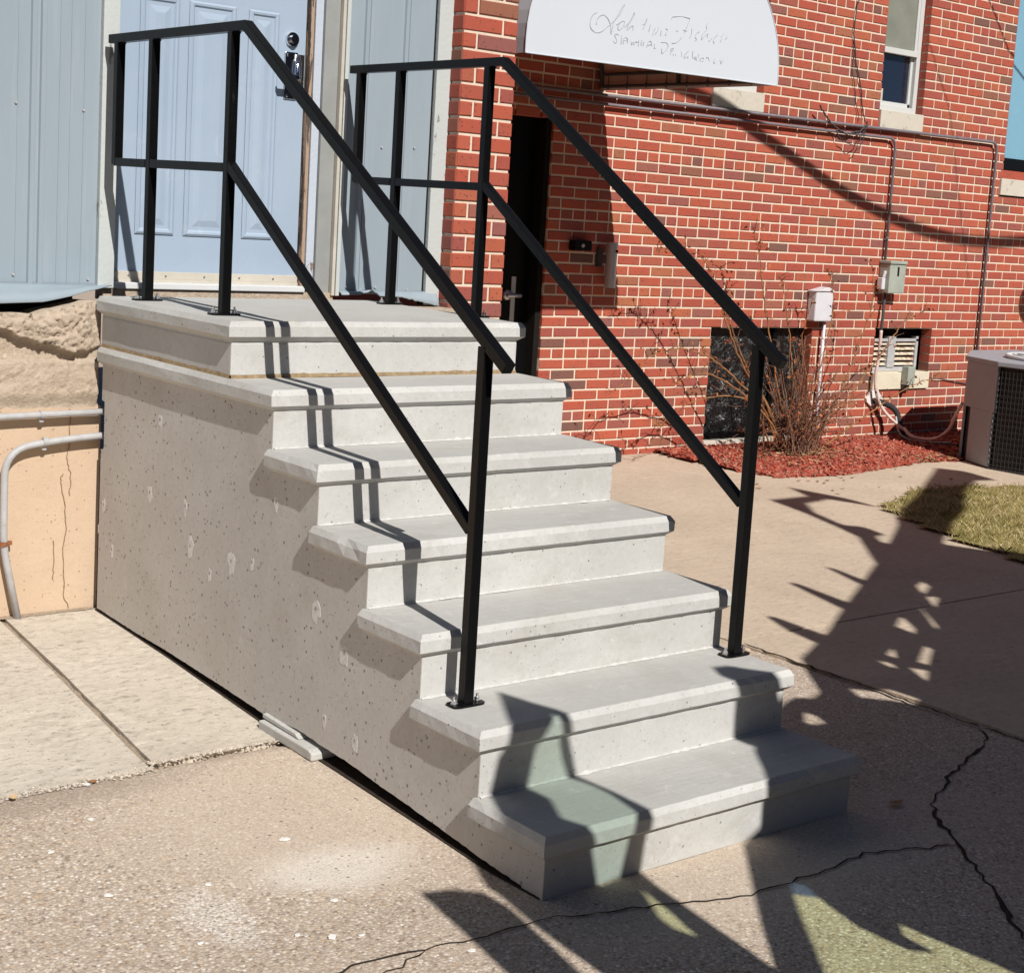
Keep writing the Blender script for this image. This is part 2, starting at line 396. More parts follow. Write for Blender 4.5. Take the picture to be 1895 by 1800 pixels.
XZ = lambda u, v, w_: (u, w_, v)   # profile in (x,z), extruded along y
XY = lambda u, v, w_: (u, v, w_)
def bar(points, th, a, b, conv=YZ, mb=None):
    """mitred bar of square section along a 2D polyline"""
    P = [Vector(p) for p in points]; up = []; dn = []
    for i, p in enumerate(P):
        d1 = (P[i] - P[i - 1]).normalized() if i > 0 else (P[1] - P[0]).normalized()
        d2 = (P[i + 1] - P[i]).normalized() if i < len(P) - 1 else d1
        n1 = Vector((-d1.y, d1.x)); n2 = Vector((-d2.y, d2.x)); m = (n1 + n2).normalized(); k = th / 2 / max(.3, m.dot(n1))
        up.append(p + m * k); dn.append(p - m * k)
    mb = mb or MB()
    return mb.prism([[tuple(q) for q in up] + [tuple(q) for q in dn[::-1]]], a, b, conv)
def smooth01(x): x = max(0, min(1, x)); return x * x * (3 - 2 * x)
def interp(t, x):
    if x <= t[0][0]: return t[0][1]
    for (a, b), (c, d) in zip(t, t[1:]):
        if x <= c: return b + (d - b) * (x - a) / (c - a)
    return t[-1][1]
GL = [(0, 0), (.22, -.005), (.46, .003), (.72, .015), (1.06, .027), (1.34, .036), (1.65, .054), (2.03, .077), (2.6, .101), (4, .101)]
def gz(x, y):
    l = interp(GL, y); r = .045 * smooth01((y - 1.5) / 3.5)
    s_ = smooth01((x - .3) / 1.2); return l * (1 - s_) + r * s_
def gpave(x, y):
    d = -.022 * smooth01((y - 1.16) / .08) * (1 - smooth01((x - .35) / .2)); 
    return gz(x, y) + d + .0025 * mnoise.noise(Vector((x * 3, y * 3, 0)))
# stair constants
W_, RUN, RISE, H1, OO, YB = 1.1545, .2703, .178, .1631, .02, 2.59
YWALL = 4.98
# ------------------------------------------------------------------ ground
def axis(lo, hi, d0, d1, step):
    a = [lo]; 
    for q in (-30, -15, -8): 
        if q > lo and q < d0: a.append(q)
    n = int((d1 - d0) / step); a += [d0 + (d1 - d0) * i / n for i in range(n + 1)]
    for q in (16, 30): 
        if q < hi and q > d1: a.append(q)
    return a + [hi]
def grid(name, xs, ys, zf, mat, parent=None):
    vs_ = [(x, y, zf(x, y)) for y in ys for x in xs]; n = len(xs)
    fs = [(j * n + i, j * n + i + 1, (j + 1) * n + i + 1, (j + 1) * n + i) for j in range(len(ys) - 1) for i in range(n - 1)]
    m = MB(); m.add(vs_, fs); o = m.build(name, mat, parent, smooth=True, recalc=False); return o
pave = grid('pavement', axis(-60, 60, -3, 9, .05), axis(-60, 60, -4, 5.2, .04), gpave, M['pave'])
tag(pave, kind='structure')
def slab(name, poly_x, y0, y1, top, th, mat, parent, step=.05, rag=0.0):
    """poly_x(y)->(x0,x1); gridded slab with edges"""
    ny = max(2, int((y1 - y0) / step)); nx = max(2, int((poly_x(y0)[1] - poly_x(y0)[0]) / step))
    rows = []
    for j in range(ny + 1):
        y = y0 + (y1 - y0) * j / ny; a, b = poly_x(y)
        row = []
        for i in range(nx + 1):
            x = a + (b - a) * i / nx; yy = y
            if j == 0 and rag: yy = y + rag * mnoise.noise(Vector((x * 9, 3, 0))) + rag * .6 * mnoise.noise(Vector((x * 40, 7, 0)))
            row.append((x, yy, top(x, yy)))
        rows.append(row)
    # edge lowering for a worn arris
    vs_ = [p for r in rows for p in r]; n = nx + 1
    fs = [(j * n + i, j * n + i + 1, (j + 1) * n + i + 1, (j + 1) * n + i) for j in range(ny) for i in range(nx)]
    per = [i for i in range(n)] + [j * n + nx for j in range(1, ny + 1)] + [ny * n + i for i in range(nx - 1, -1, -1)] + [j * n for j in range(ny - 1, 0, -1)]
    k = len(vs_); vs_ += [(vs_[i][0], vs_[i][1], vs_[i][2] - th) for i in per]
    for q in range(len(per)): r = (q + 1) % len(per); fs.append((per[r], per[q], k + q, k + r))
    return MB().add(vs_, fs).build(name, mat, parent)
side_walk = bpy.data.objects.new('sidewalk', None); C.objects.link(side_walk); tag(side_walk, kind='structure')
jx = lambda y: -.362 + (y - 1.92) * .07
lt = lambda x, y: gz(x, y) + .002 + .0015 * mnoise.noise(Vector((x * 4, y * 4, 2)))
slab('concrete_slab', lambda y: (jx(y) + .012, .30), 1.235, 2.60, lt, .05, M['slab'], side_walk, .035, .018)
slab('concrete_slab', lambda y: (jx(y) - 1.5, jx(y) - .012), 1.195, 2.60, lt, .05, M['slab'], side_walk, .035, .018)
# dirt in the joint and along the broken slab edge
def ribbon(pts, w0, w1, zf, off, seed=1, sub=14, jit=.012):
    rnd = random.Random(seed); P = []
    for (a, b) in zip(pts, pts[1:]):
        a = Vector(a); b = Vector(b); L_ = (b - a).length; m = max(1, int(L_ / .03)); n_ = Vector((-(b - a).y, (b - a).x)).normalized()
        for i in range(m): P.append(a.lerp(b, i / m) + n_ * rnd.uniform(-jit, jit))
    P.append(Vector(pts[-1])); vs_ = []; fs = []; rw = random.Random(seed * 3 + 1)
    for i, p in enumerate(P):
        d = (P[min(i + 1, len(P) - 1)] - P[max(i - 1, 0)]).normalized(); n_ = Vector((-d.y, d.x)); w2 = (w0 + (w1 - w0) * max(0, .5 + 1.1 * mnoise.noise(Vector((p.x * 9, p.y * 9, seed)))) * rw.uniform(.6, 1.3)) / 2
        if i in (0, len(P) - 1): w2 *= .3
        for s_ in (1, -1):
            q = p + n_ * w2 * s_; vs_.append((q.x, q.y, zf(q.x, q.y) + off))
    fs = [(2 * i, 2 * i + 1, 2 * i + 3, 2 * i + 2) for i in range(len(P) - 1)]
    return MB().add(vs_, fs)
M['jdirt'] = plain('sandy_joint_dirt', (.44, .36, .275), .95, 0, .1, .35, 120, .004)
ribbon([(jx(1.2), 1.2), (jx(1.9), 1.9), (jx(2.6), 2.6)], .014, .026, gz, -.008, 3, jit=.002).build('joint', M['jdirt'], side_walk)
def pebbles(n, fx, rng, zf, s0, s1, name, mat, parent, seed=5, flat=.6, lift=.3):
    rnd = random.Random(seed); m = MB()
    for _ in range(n):
        x, y = fx(rnd); s_ = rnd.uniform(s0, s1); z = zf(x, y) + s_ * lift
        vs_ = []
        for sx, sy, sz in ((1, 0, 0), (0, 1, 0), (-1, 0, 0), (0, -1, 0), (0, 0, 1), (0, 0, -1)):
            k = s_ * rnd.uniform(.7, 1.2); vs_.append((x + sx * k + sy * k * .3, y + sy * k - sx * k * .3, z + sz * k * flat))
        m.add(vs_, [(0, 1, 4), (1, 2, 4), (2, 3, 4), (3, 0, 4), (1, 0, 5), (2, 1, 5), (3, 2, 5), (0, 3, 5)], rnd.random())
    o = m.build(name, mat, parent, recalc=False); o['kind'] = 'stuff'; return o
M['gravel'] = leafm('loose_gravel', [(0, (.50, .44, .36)), (.3, (.34, .27, .21)), (.6, (.62, .57, .50)), (.85, (.22, .17, .13)), (1, (.72, .69, .64))])
def edge_pt(r):
    x = r.uniform(-1.6, .02); y = (1.235 if x > jx(1.2) else 1.195) + r.gauss(-.004, .013); return x, y
pebbles(2600, edge_pt, None, lambda x, y: gpave(x, y) + max(0, min(.018, (y - 1.18) * .5)), .0022, .0055, 'edge_gravel', M['gravel'], side_walk)
# walkway to the right of the stair
walk = bpy.data.objects.new('walkway', None); C.objects.link(walk); tag(walk, kind='structure')
wt = lambda x, y: gz(x, y) + .010
rx = lambda y: 2.145 + .02 * math.sin(y * 3)
slab('concrete_slab', lambda y: (rx(y), 12), -3.9, 1.42, wt, .04, M['walk'], walk, .1)
slab('concrete_slab', lambda y: (rx(y), 12), 1.435, 2.872, wt, .04, M['walk'], walk, .1)
slab('concrete_slab', lambda y: (1.2, 12), 2.884, 4.978, wt, .04, M['walk'], walk, .1)
slab('concrete_slab', lambda y: (1.30, rx(y) - .012), 1.32, 2.872, lambda x, y: gz(x, y) + .009, .04, M['walk'], walk, .1)
# cracks (soil filled grooves) on the pavement
crk = [([(2.14, 1.38), (2.14, .95), (2.135, .6), (2.12, .27)], .006, .016), ([(2.12, .27), (2.05, .19), (1.86, .113), (1.62, .03), (1.388, -.085), (1.298, -.171), (1.204, -.313), (1.047, -.517), (.96, -.62), (.80, -.82)], .003, .015),
       ([(1.204, -.313), (.931, -.211), (.786, -.224), (.655, -.229), (.481, -.226), (.30, -.17), (.081, -.10)], .004, .009), ([(.081, -.1), (-.035, -.062), (-.239, -.062), (-.36, -.04), (-.471, -.021), (-.6, -.03)], .003, .008), ([(-.36, -.04), (-.45, -.075), (-.56, -.10)], .002, .006),
       ([(2.14, .27), (2.14, -.3), (2.15, -1.5)], .006, .012)]
for i, (p, a, b) in enumerate(crk):
    ribbon(p, a, b, gpave if i else (lambda x, y: gz(x, y) + .004), .0035 if i else .006, 20 + i, jit=.009).build('crack', M['dirt'], pave)
mc = MB(); rc = random.Random(4)
for (x, y) in [(-.857, .818), (-.611, .489), (-.756, .247), (-.394, .278), (-.275, -.10), (-.62, 1.16), (-.83, .55), (-.5, .12), (-.44, .09), (-.56, .17), (-.9, .1), (-.33, .62), (-.7, .95)]:
    a = rc.uniform(0, 3); s_ = rc.uniform(.006, .014); z = gpave(x, y) + .004
    P = [(x + math.cos(a + q) * s_ * rc.uniform(.5, 1.3), y + math.sin(a + q) * s_ * rc.uniform(.4, 1)) for q in (0, 1.2, 2.4, 3.5, 4.8)]
    mc.prism([P], z - .002, z + .0015, XY)
o = mc.build('paint_chips', M['chip']); tag(o, 'flakes of white paint scattered over the grey aggregate pavement', 'debris', kind='stuff')
# ------------------------------------------------------------------ stair
stair = empty('concrete_stairs', (0, 0, 0), 'pale precast concrete stairs of seven risers leading up to the blue door', 'stairs')
def lipslab(name, x0, x1, y0, y1, zt, mat, parent, yb=None):
    """slab with chamfered top edge, vertical face and undercut lip"""
    yb = yb if yb is not None else y1
    prof = [(.011, 0), (.0, .017), (0, .048), (OO + .001, .064), (OO + .004, .085)]
    nseg = 46
    rnd = random.Random(int(zt * 1000)); vs_ = []; fs = []
    def ring(inset, dz):
        P = []
        X0, X1, Y0, Y1 = x0 + inset, x1 - inset, y0 + inset, y1 - inset * .3
        for i in range(nseg): P.append((X0 + (X1 - X0) * i / nseg, Y0))
        for i in range(8): P.append((X1, Y0 + (Y1 - Y0) * i / 8))
        for i in range(nseg): P.append((X1 - (X1 - X0) * i / nseg, Y1))
        for i in range(8): P.append((X0, Y1 - (Y1 - Y0) * i / 8))
        return [(x, y, zt - dz) for x, y in P]
    n = 2 * nseg + 16
    for (ins, dz) in prof:
        R_ = ring(ins, dz)
        for k, (x, y, z) in enumerate(R_):
            j = .0009 if dz < .05 else .0003
            chip = 0
            if dz < .03:
                c_ = mnoise.noise(Vector((x * 31, y * 31, zt * 5)))
                if c_ > .42: chip = (c_ - .42) * .02
            vs_.append((x + rnd.uniform(-j, j) + (chip if x < (x0 + x1) / 2 and abs(x - x0) < .02 else 0), y + rnd.uniform(-j, j) + (chip if abs(y - y0) < .02 else 0), z - chip * .6))
    for q in range(len(prof) - 1):
        for k in range(n): fs.append((q * n + k, q * n + (k + 1) % n, (q + 1) * n + (k + 1) % n, (q + 1) * n + k))
    fs.append(tuple(range(n))); fs.append(tuple((len(prof) - 1) * n + k for k in range(n))[::-1])
    m = MB().add(vs_, fs); o = m.build(name, mat, parent)
    o.data.materials.append(M['tread'])
    for p in o.data.polygons:
        if len(p.vertices) > 10 and p.normal.z > .5: p.material_index = 1
    return o
for k in range(1, 7):
    y0 = (k - 1) * RUN; zt = H1 + (k - 1) * RISE
    y1 = k * RUN + OO + .012 if k < 6 else YB - .012
    lipslab('step', 0, W_, y0, y1, zt, M['conc'], stair)
ZL = H1 + 6 * RISE
land = lipslab('landing', 0, W_, 6 * RUN, YB, ZL, M['conc'], stair)
# landing riser block
MB().box(OO, W_ - OO, 6 * RUN + OO, YB - .004, ZL - RISE + .008, ZL - .07).build('landing_block', M['conc'], stair, bevel=.003)
# caulk line under the landing block
m = MB()
def wob(x0, y0, x1, y1, z0, nrm):
    n = 60
    vs_ = []
    for i in range(n + 1):
        t = i / n; x = x0 + (x1 - x0) * t; y = y0 + (y1 - y0) * t
        h = .010 + .006 * abs(mnoise.noise(Vector((x * 12, y * 12, 3)))) + .004 * mnoise.noise(Vector((x * 45, y * 45, 3)))
        vs_ += [(x + nrm[0] * .006, y + nrm[1] * .006, z0), (x + nrm[0] * .002, y + nrm[1] * .002, z0 + h), (x - nrm[0] * .01, y - nrm[1] * .01, z0 + h)]
    fs = []
    for i in range(n):
        a = 3 * i; fs += [(a, a + 3, a + 4, a + 1), (a + 1, a + 4, a + 5, a + 2)]
    m.add(vs_, fs)
wob(OO, 6 * RUN + OO, W_ - OO, 6 * RUN + OO, ZL - RISE, (0, -1)); wob(OO, YB - .01, OO, 6 * RUN + OO, ZL - RISE, (-1, 0))
m.build('caulk_joint', M['caulk'], stair)
# side panels (stepped outline with the worn bottom edge) and risers
BOT = [(0, .001), (.222, .012), (.466, .034), (.721, .053), (.886, .067), (1.0, .071), (1.17, .080), (1.34, .068), (1.65, .083), (2.04, .097), (2.24, .099), (2.59, .112)]
def side_outline(ya=OO):
    P = []
    for k in range(1, 7):
        z0 = H1 + (k - 1) * RISE
        P.append(((k - 1) * RUN + ya, z0 - .05 if k > 1 else z0 - .05))
        if k < 6: P.append((k * RUN + ya, z0 - .05))
    P.append((YB - .02, H1 + 5 * RISE - .05))
    return P
rb = random.Random(9)
prof_top = side_outline()
notch = [(YB - .02, .865), (2.548, .862), (2.545, .70), (2.556, .69), (YB - .02, .689)]
bot = []
n = 150
for i in range(n + 1):
    y = (YB - .02) + (OO - (YB - .02)) * i / n
    bot.append((y, interp(BOT, y) + .004 * max(0, mnoise.noise(Vector((y * 35, 0, 1)))) + .002 * mnoise.noise(Vector((y * 90, 0, 4)))))
loop = prof_top + notch + bot
MB().prism([loop], OO, OO + .09, YZ).build('side_wall', M['side'], stair, bevel=0)
loopr = prof_top + [(YB - .02, .1)] + [(y, z) for y, z in bot[::10]]
MB().prism([loopr], W_ - OO - .09, W_ - OO, YZ).build('side_wall', M['side'], stair)
for k in range(1, 7):
    y = (k - 1) * RUN + OO; zt = H1 + (k - 1) * RISE
    MB().box(OO + .0006, W_ - OO - .0006, y - .0015, y + .08, (zt - RISE - .01) if k > 1 else 0.0005, zt - .06).build('riser', M['conc'], stair)
m = MB()
# white grout dribble where each tread meets the riser above
rg = random.Random(12)
for k in range(1, 6):
    z = H1 + (k - 1) * RISE; y = k * RUN + OO; nn = 130; vs_ = []
    for i in range(nn + 1):
        x = OO + .004 + (W_ - 2 * OO - .008) * i / nn
        a = .0045 + .010 * abs(mnoise.noise(Vector((x * 25, k, 0)))) + .007 * abs(mnoise.noise(Vector((x * 90, k, 5))))
        vs_ += [(x, y - a, z + .0008), (x, y - a * .3, z + a * .5), (x, y + .002, z + a * .9)]
    fs = []
    for i in range(nn):
        q = 3 * i; fs += [(q, q + 3, q + 4, q + 1), (q + 1, q + 4, q + 5, q + 2)]
    m.add(vs_, fs)
M['grout'] = plain('pale_grout', (.72, .71, .69), .95, 0, .1, .1, 120, .004)
m.build('grout_line', M['grout'], stair)
# pale patched tie holes on the side
rp = random.Random(21)
tie = [(2.28, .93), (2.33, .62), (2.62 - .55, .66), (2.0, .55), (1.78, .62), (1.63, .44), (1.58, .33), (1.41, .44), (1.34, .42), (1.27, .45), (1.12, .70), (.93, .33), (.66, .22), (.52, .20)]
def onside(px, py): return None
M['tie'] = plain('tie_hole_grey', (.36, .34, .32), .9)
M['patch'] = plain('pale_patching', (.66, .65, .635), .9, 0, .2, .15, 60, .002)
mp = MB(); mh = MB()
SP = [(296, 778), (277, 912), (192, 935), (343, 938), (352, 1012), (428, 1040), (466, 1042), (388, 1062), (512, 930), (585, 1128), (638, 1210), (657, 1372), (600, 1330), (207, 1018)]
cp = Vector((-2.306724, -2.672935, 1.614505))
for q, (px, py) in enumerate(SP):
    d = Vector((Rr[0][0], Rr[0][1], Rr[0][2])) * ((px - 1020.68) / 2912.9) + Vector((Rr[1][0], Rr[1][1], Rr[1][2])) * ((py - 792.71) / 2912.9) + Vector(Rr[2])
    t = (OO - cp.x) / d.x; P = cp + d * t
    s_ = rp.uniform(.018, .034); k = 11; pts = []
    for i in range(k):
        a = 2 * math.pi * i / k; r_ = s_ * (.6 + .6 * rp.random()) ; pts.append((P.y + math.cos(a) * r_ * .75, P.z + math.sin(a) * r_ * (1.1 if math.sin(a) > 0 else 1.5)))
    MB().prism([pts], OO - .0006, OO + .002, YZ).build('patch', M['patch'], stair)
    hp = [(P.y + math.cos(a) * .005 * rp.uniform(.7, 1.3), P.z + .004 + math.sin(a) * .006 * rp.uniform(.7, 1.3)) for a in (0, 1, 2, 3, 4, 5)]
    MB().prism([hp], OO - .0011, OO + .002, YZ).build('tie_hole', M['tie'], stair)

slab('bedding_soil', lambda y: (.016, 1.13), .03, 2.58, lambda x, y: gz(x, y) + .004, .01, M['dirt'], pave, .1)  # near-black sheet that paints in the shade of the gap under the stair
# shims below the stair
sh = MB(); sh.prism([[(1.03, .028), (1.335, .034), (1.335, .062), (1.05, .058), (1.03, .050)]], -.010, .10, YZ)
tag(sh.build('concrete_shim', M['conc'], bevel=.004), 'thick grey concrete shim on the pavement wedged under the stair side', 'shim')
sh = MB(); sh.prism([[(1.13, .061), (1.34, .066), (1.34, .079), (1.15, .073)]], .006, .12, YZ)
tag(sh.build('concrete_shim', M['conc'], bevel=.002), 'thin flat concrete shim lying on top of the thicker one', 'shim')
# ------------------------------------------------------------------ handrails
def handrail(xc, label, side):
    t = empty('handrail', (xc, 1.2, H1), label, 'handrail', 'black steel handrails on both sides of the stair')
    hw = .0152
    B_ = .0022
    bar([(2.745, 2.128), (1.765, 2.128), (.372, 1.228)], .0305, xc - hw, xc + hw).build('top_rail', M['black'], t, bevel=B_)
    bar([(2.68, 1.700), (2.425, 1.698)], .0285, xc - hw + .001, xc + hw - .001).build('mid_rail', M['black'], t, bevel=B_)
    bar([(2.39, 1.698), (1.865, 1.695)], .0285, xc - hw + .001, xc + hw - .001).build('mid_rail', M['black'], t, bevel=B_)
    bar([(1.84, 1.702), (.485, .800)], .0285, xc - hw + .001, xc + hw - .001).build('mid_rail', M['black'], t, bevel=B_)
    zt = lambda y: 1.228 + (y - .372) * .646 - .017
    z1 = H1 + RISE
    for (y, z0, ztop, base) in ((.47, z1, zt(.47), 1), (1.85, ZL, 2.113, 1), (2.405, ZL, 2.113, 1), (2.68, 1.69, 2.113, 0)):
        MB().box(xc - hw, xc + hw, y - hw, y + hw, z0 + .001, ztop).build('post', M['black'], t, bevel=B_)
        if base:
            p = [(xc + .052 * math.copysign(abs(math.cos(a)) ** .45, math.cos(a)), y + .026 * math.copysign(abs(math.sin(a)) ** .45, math.sin(a))) for a in [i * math.pi / 10 for i in range(20)]]
            bp = MB().prism([p], z0, z0 + .006, XY).build('base_plate', M['black'], t, bevel=.001)
            for dx in (-.037, .037):
                bo = MB(); bo.tube([(xc + dx, y, z0 + .005), (xc + dx, y, z0 + .009)], .010, 12); bo.tube([(xc + dx, y, z0 + .008), (xc + dx, y, z0 + .017)], .0075, 6); bo.tube([(xc + dx, y, z0 + .015), (xc + dx, y, z0 + .026)], .0035, 8)
                b_ = bo.build('bolt', M['steel'], bp)
        # weld bead at the top
        MB().tube([(xc - hw, y - hw - .001, ztop - .002), (xc + hw, y - hw - .001, ztop - .002)], .0028, 6).build('weld', M['black'], t)
    return t
handrail(.102, 'black square steel handrail on the near left edge of the stair', 0)
handrail(1.105, 'black square steel handrail on the far right edge of the stair', 1)
# ------------------------------------------------------------------ metal sided building (left)
sb = empty('metal_sided_building', (.5, 2.9, 0), 'building clad in pale blue ribbed metal with a worn peach foundation', 'building')
def siding(x0, x1, z0, z1, ribs, name='siding_panel', y=2.812):
    P = [(x0, y)]
    for r in ribs: P += [(r - .012, y), (r - .008, y - .009), (r + .008, y - .009), (r + .012, y)]
    P.append((x1, y)); P += [(x1, y + .02), (x0, y + .02)]
    return MB().prism([P], z0, z1, XY).build(name, M['siding'], sb)
siding(-1.35, -.69, 1.252, 3.6, [-1.3, -1.27, -.95, -.92]); siding(-.69, .088, 1.252, 3.6, [-.60, -.565, -.155, -.120])
mini = MB()
for x in (-.42, -.35, -.28, -.21, -.06, -.02, .03): mini.box(x, x + .003, 2.8095, 2.813, 1.255, 3.6)
mini.build('siding_crease', M['siding'], sb)
siding(1.118, 1.535, 1.240, 3.6, [1.205, 1.225, 1.395, 1.415])
box('corner_trim', .088, .150, 2.786, 2.83, 1.245, 3.6, M['white_trim'], sb, .003)
box('corner_trim', 1.545, 1.66, 2.795, 2.83, 1.20, 3.6, M['white_trim'], sb, .002)
box('shadow_gap', 1.535, 1.546, 2.815, 2.84, 1.2, 3.6, M['dark'], sb)
msc = MB()
for (x, z) in [(-.215, 1.88), (.03, 1.875), (-.215, 1.285), (.06, 1.275), (-.215, 2.5), (.03, 2.5), (1.30, 1.84), (1.46, 1.85), (1.16, 1.268), (1.30, 1.27), (1.46, 1.262)]:
    msc.tube([(x, 2.812, z), (x, 2.806, z)], .0045, 8)
msc.build('screws', M['conduit'], sb)['kind'] = 'stuff'
# backing wall above the foundation
box('wall', -1.35, 1.66, 2.832, 2.86, 1.24, 1.26, M['dark'], sb)
box('wall', -1.35, .11, 2.84, 3.0, 1.26, 3.6, M['dark'], sb); box('wall', 1.09, 1.66, 2.84, 3.0, 1.26, 3.6, M['dark'], sb)
box('wall', -1.35, 0.0, 2.80, 2.84, 1.02, 1.25, M['dark'], sb)
# bent apron flashing
def apron(x0, x1, zf, yf, name, n=70):
    vs_ = []
    for i in range(n + 1):
        x = x0 + (x1 - x0) * i / n; zb = zf(x); yb = yf(x)
        w_ = .0025 * mnoise.noise(Vector((x * 14, 0, 0)))
        vs_ += [(x, 2.806, 1.258), (x, 2.795, 1.250 + w_), (x, (yb + 2.80) / 2, (zb + 1.252) / 2 + w_ + .004), (x, yb, zb), (x, yb + .004, zb - .003)]
    fs = []
    for i in range(n):
        for j in range(4): a = i * 5 + j; fs.append((a, a + 5, a + 6, a + 1))
    o = MB().add(vs_, fs).build(name, M['siding'], sb, smooth=True)
    s_ = o.modifiers.new('solid', 'SOLIDIFY'); s_.thickness = .0015
apron(-1.35, .105, lambda x: interp([(-1.35, 1.19), (-.315, 1.196), (-.16, 1.203), (-.06, 1.225), (0, 1.243), (.105, 1.262)], x), lambda x: interp([(-1.35, 2.67), (-.1, 2.66), (.03, 2.665), (.105, 2.70)], x), 'flashing')
apron(1.12, 1.60, lambda x: interp([(1.12, 1.238), (1.2, 1.245), (1.24, 1.262), (1.29, 1.238), (1.4, 1.236), (1.6, 1.200)], x) + .004 * mnoise.noise(Vector((x * 60, 1, 0))), lambda x: interp([(1.12, 2.775), (1.23, 2.74), (1.3, 2.76), (1.6, 2.765)], x), 'flashing', 90)
# foundation: displaced face
nx, nz = 210, 190; X0, X1, Z0, Z1 = -1.25, .040, .02, 1.20
topf = lambda x: interp([(-1.25, 1.15), (-.333, 1.164), (-.23, 1.166), (-.222, 1.150), (-.2, 1.160), (-.145, 1.182), (-.06, 1.196), (-.02, 1.215), (.035, 1.205)], x) + .006 * mnoise.noise(Vector((x * 20, 0, 0)))
rock = lambda x: interp([(-1.25, 1.12), (-.333, 1.11), (-.28, 1.085), (-.2, 1.056), (-.16, 1.052), (-.09, 1.026), (-.03, 1.030), (.035, 1.045)], x) + .008 * mnoise.noise(Vector((x * 30, 5, 0)))
vs_ = []; fs = []
for j in range(nz + 1):
    for i in range(nx + 1):
        x = X0 + (X1 - X0) * i / nx; t = topf(x); z = Z0 + (t - Z0) * j / nz
        v = Vector((x, 0, z)); d = 0
        if z > rock(x):
            d = .040 + .006 * mnoise.fractal(v * 16, .7, 2, 6) + .006 * mnoise.noise(v * 70) + .005 * mnoise.noise(v * 130)
            d -= .02 * smooth01((z - t + .03) / .03)
            cell = mnoise.voronoi(Vector((v.x * 22, 0, v.z * 34)) + Vector((mnoise.noise(v * 30), 0, mnoise.noise(v * 31))) * .5)[0]; d += .006 * (1 - min(1, cell[0] * 1.3)) - (.010 if (cell[1] - cell[0]) < .07 else 0)
            d *= smooth01((z - rock(x)) / .008)
        elif z > 1.0: d = .0 + .004 * mnoise.noise(Vector((x * 5, 0, z * 60)))
        elif z > .84: 
            k = smooth01((z - .84) / .05); d = .014 * k + k * (.006 * mnoise.fractal(v * 22, 1, 2, 5) + .003 * mnoise.noise(v * 90))
        else: d = .0015 * mnoise.noise(v * 9)
        k = smooth01((x - .022) / .018); d = d * (1 - k) - k * .045 * (1 if z > .84 else 0)
        if z > rock(x): d *= 1 - .6 * smooth01((x + .05) / .06)
        vs_.append((x, 2.622 - d, z))
for j in range(nz):
    for i in range(nx): a = j * (nx + 1) + i; fs.append((a, a + 1, a + nx + 2, a + nx + 1))
# top return
k = len(vs_)
for i in range(nx + 1): p = vs_[nz * (nx + 1) + i]; vs_.append((p[0], 2.83, p[2] - .01))
for i in range(nx): fs.append((nz * (nx + 1) + i, nz * (nx + 1) + i + 1, k + i + 1, k + i))
fo = MB().add(vs_, fs).build('foundation', M['peach'], sb, smooth=True, recalc=False)
fo.data.materials.append(M['rubble'])
for p in fo.data.polygons:
    c_ = p.center + fo.location
    if (p.center.z) > .835 + .02 * mnoise.noise(Vector((p.center.x * 8, 0, 0))): p.material_index = 1
mcr = MB()
def wallcrack(pts, seed):
    rr = random.Random(seed); P = []
    for (a, b) in zip(pts, pts[1:]):
        for i in range(5): t = i / 5; P.append((a[0] + (b[0] - a[0]) * t + rr.uniform(-.003, .003), 2.6195, a[1] + (b[1] - a[1]) * t))
    P.append((pts[-1][0], 2.6195, pts[-1][1])); mcr.tube(P, .0018, 5)
wallcrack([(-.075, .83), (-.075, .72), (-.082, .64), (-.068, .60), (-.07, .52)], 1); wallcrack([(-.098, .60), (-.105, .57), (-.085, .48), (-.082, .40), (-.088, .33), (-.084, .2), (-.082, .15), (-.065, .11)], 2); wallcrack([(-.125, .36), (-.122, .26), (-.125, .22)], 3)
mcr.build('crack', M['caulk'], sb)
box('foundation_wall', 1.0, 1.66, 2.66, 2.84, 0, 1.195, M['rubble'], sb)
box('foundation_wall', -6, -1.25, 2.62, 2.84, 0, 1.18, M['peach'], sb); box('wall', -6, -1.35, 2.81, 2.84, 1.18, 3.6, M['siding'], sb)
# soil line at foot
ribbon([(-1.6, 2.600), (-.8, 2.603), (-.3, 2.602), (-.05, 2.606), (.02, 2.6)], .02, .05, gz, .004, 44, jit=.004).build('joint', M['jdirt'], side_walk)
# door
dr = bpy.data.objects.new('door', None); C.objects.link(dr); dr.parent = sb; dr.location = Vector((0, 0, 0)) - sb.location; dr['label'] = 'light blue panelled door with deadbolt'
def dchild(mb, name, mat, bevel=0, smooth=False): return mb.build(name, mat, dr, bevel=bevel, smooth=smooth)
dchild(MB().box(.150, .960, 2.870, 2.91, 1.280, 3.35), 'door_leaf', M['door'])
def dpanel(x0, x1, z0, z1):
    y = 2.870; m = MB()
    rings = [(0, 0), (.008, -.005), (.016, -.0035), (.022, .003), (.036, .003), (.060, -.003)]
    vs_ = []
    for ins, dy in rings:
        vs_ += [(x0 + ins, y + dy - .0005, z0 + ins), (x1 - ins, y + dy - .0005, z0 + ins), (x1 - ins, y + dy - .0005, z1 - ins), (x0 + ins, y + dy - .0005, z1 - ins)]
    fs = []
    for q in range(len(rings) - 1):
        for k in range(4): fs.append((q * 4 + k, q * 4 + (k + 1) % 4, q * 4 + 4 + (k + 1) % 4, q * 4 + 4 + k))
    q = 4 * (len(rings) - 1); fs.append((q, q + 1, q + 2, q + 3))
    for i in range(len(vs_)): vs_[i] = (vs_[i][0], vs_[i][1] - .004, vs_[i][2])
    return dchild(m.add(vs_, fs), 'door_panel', M['door'])
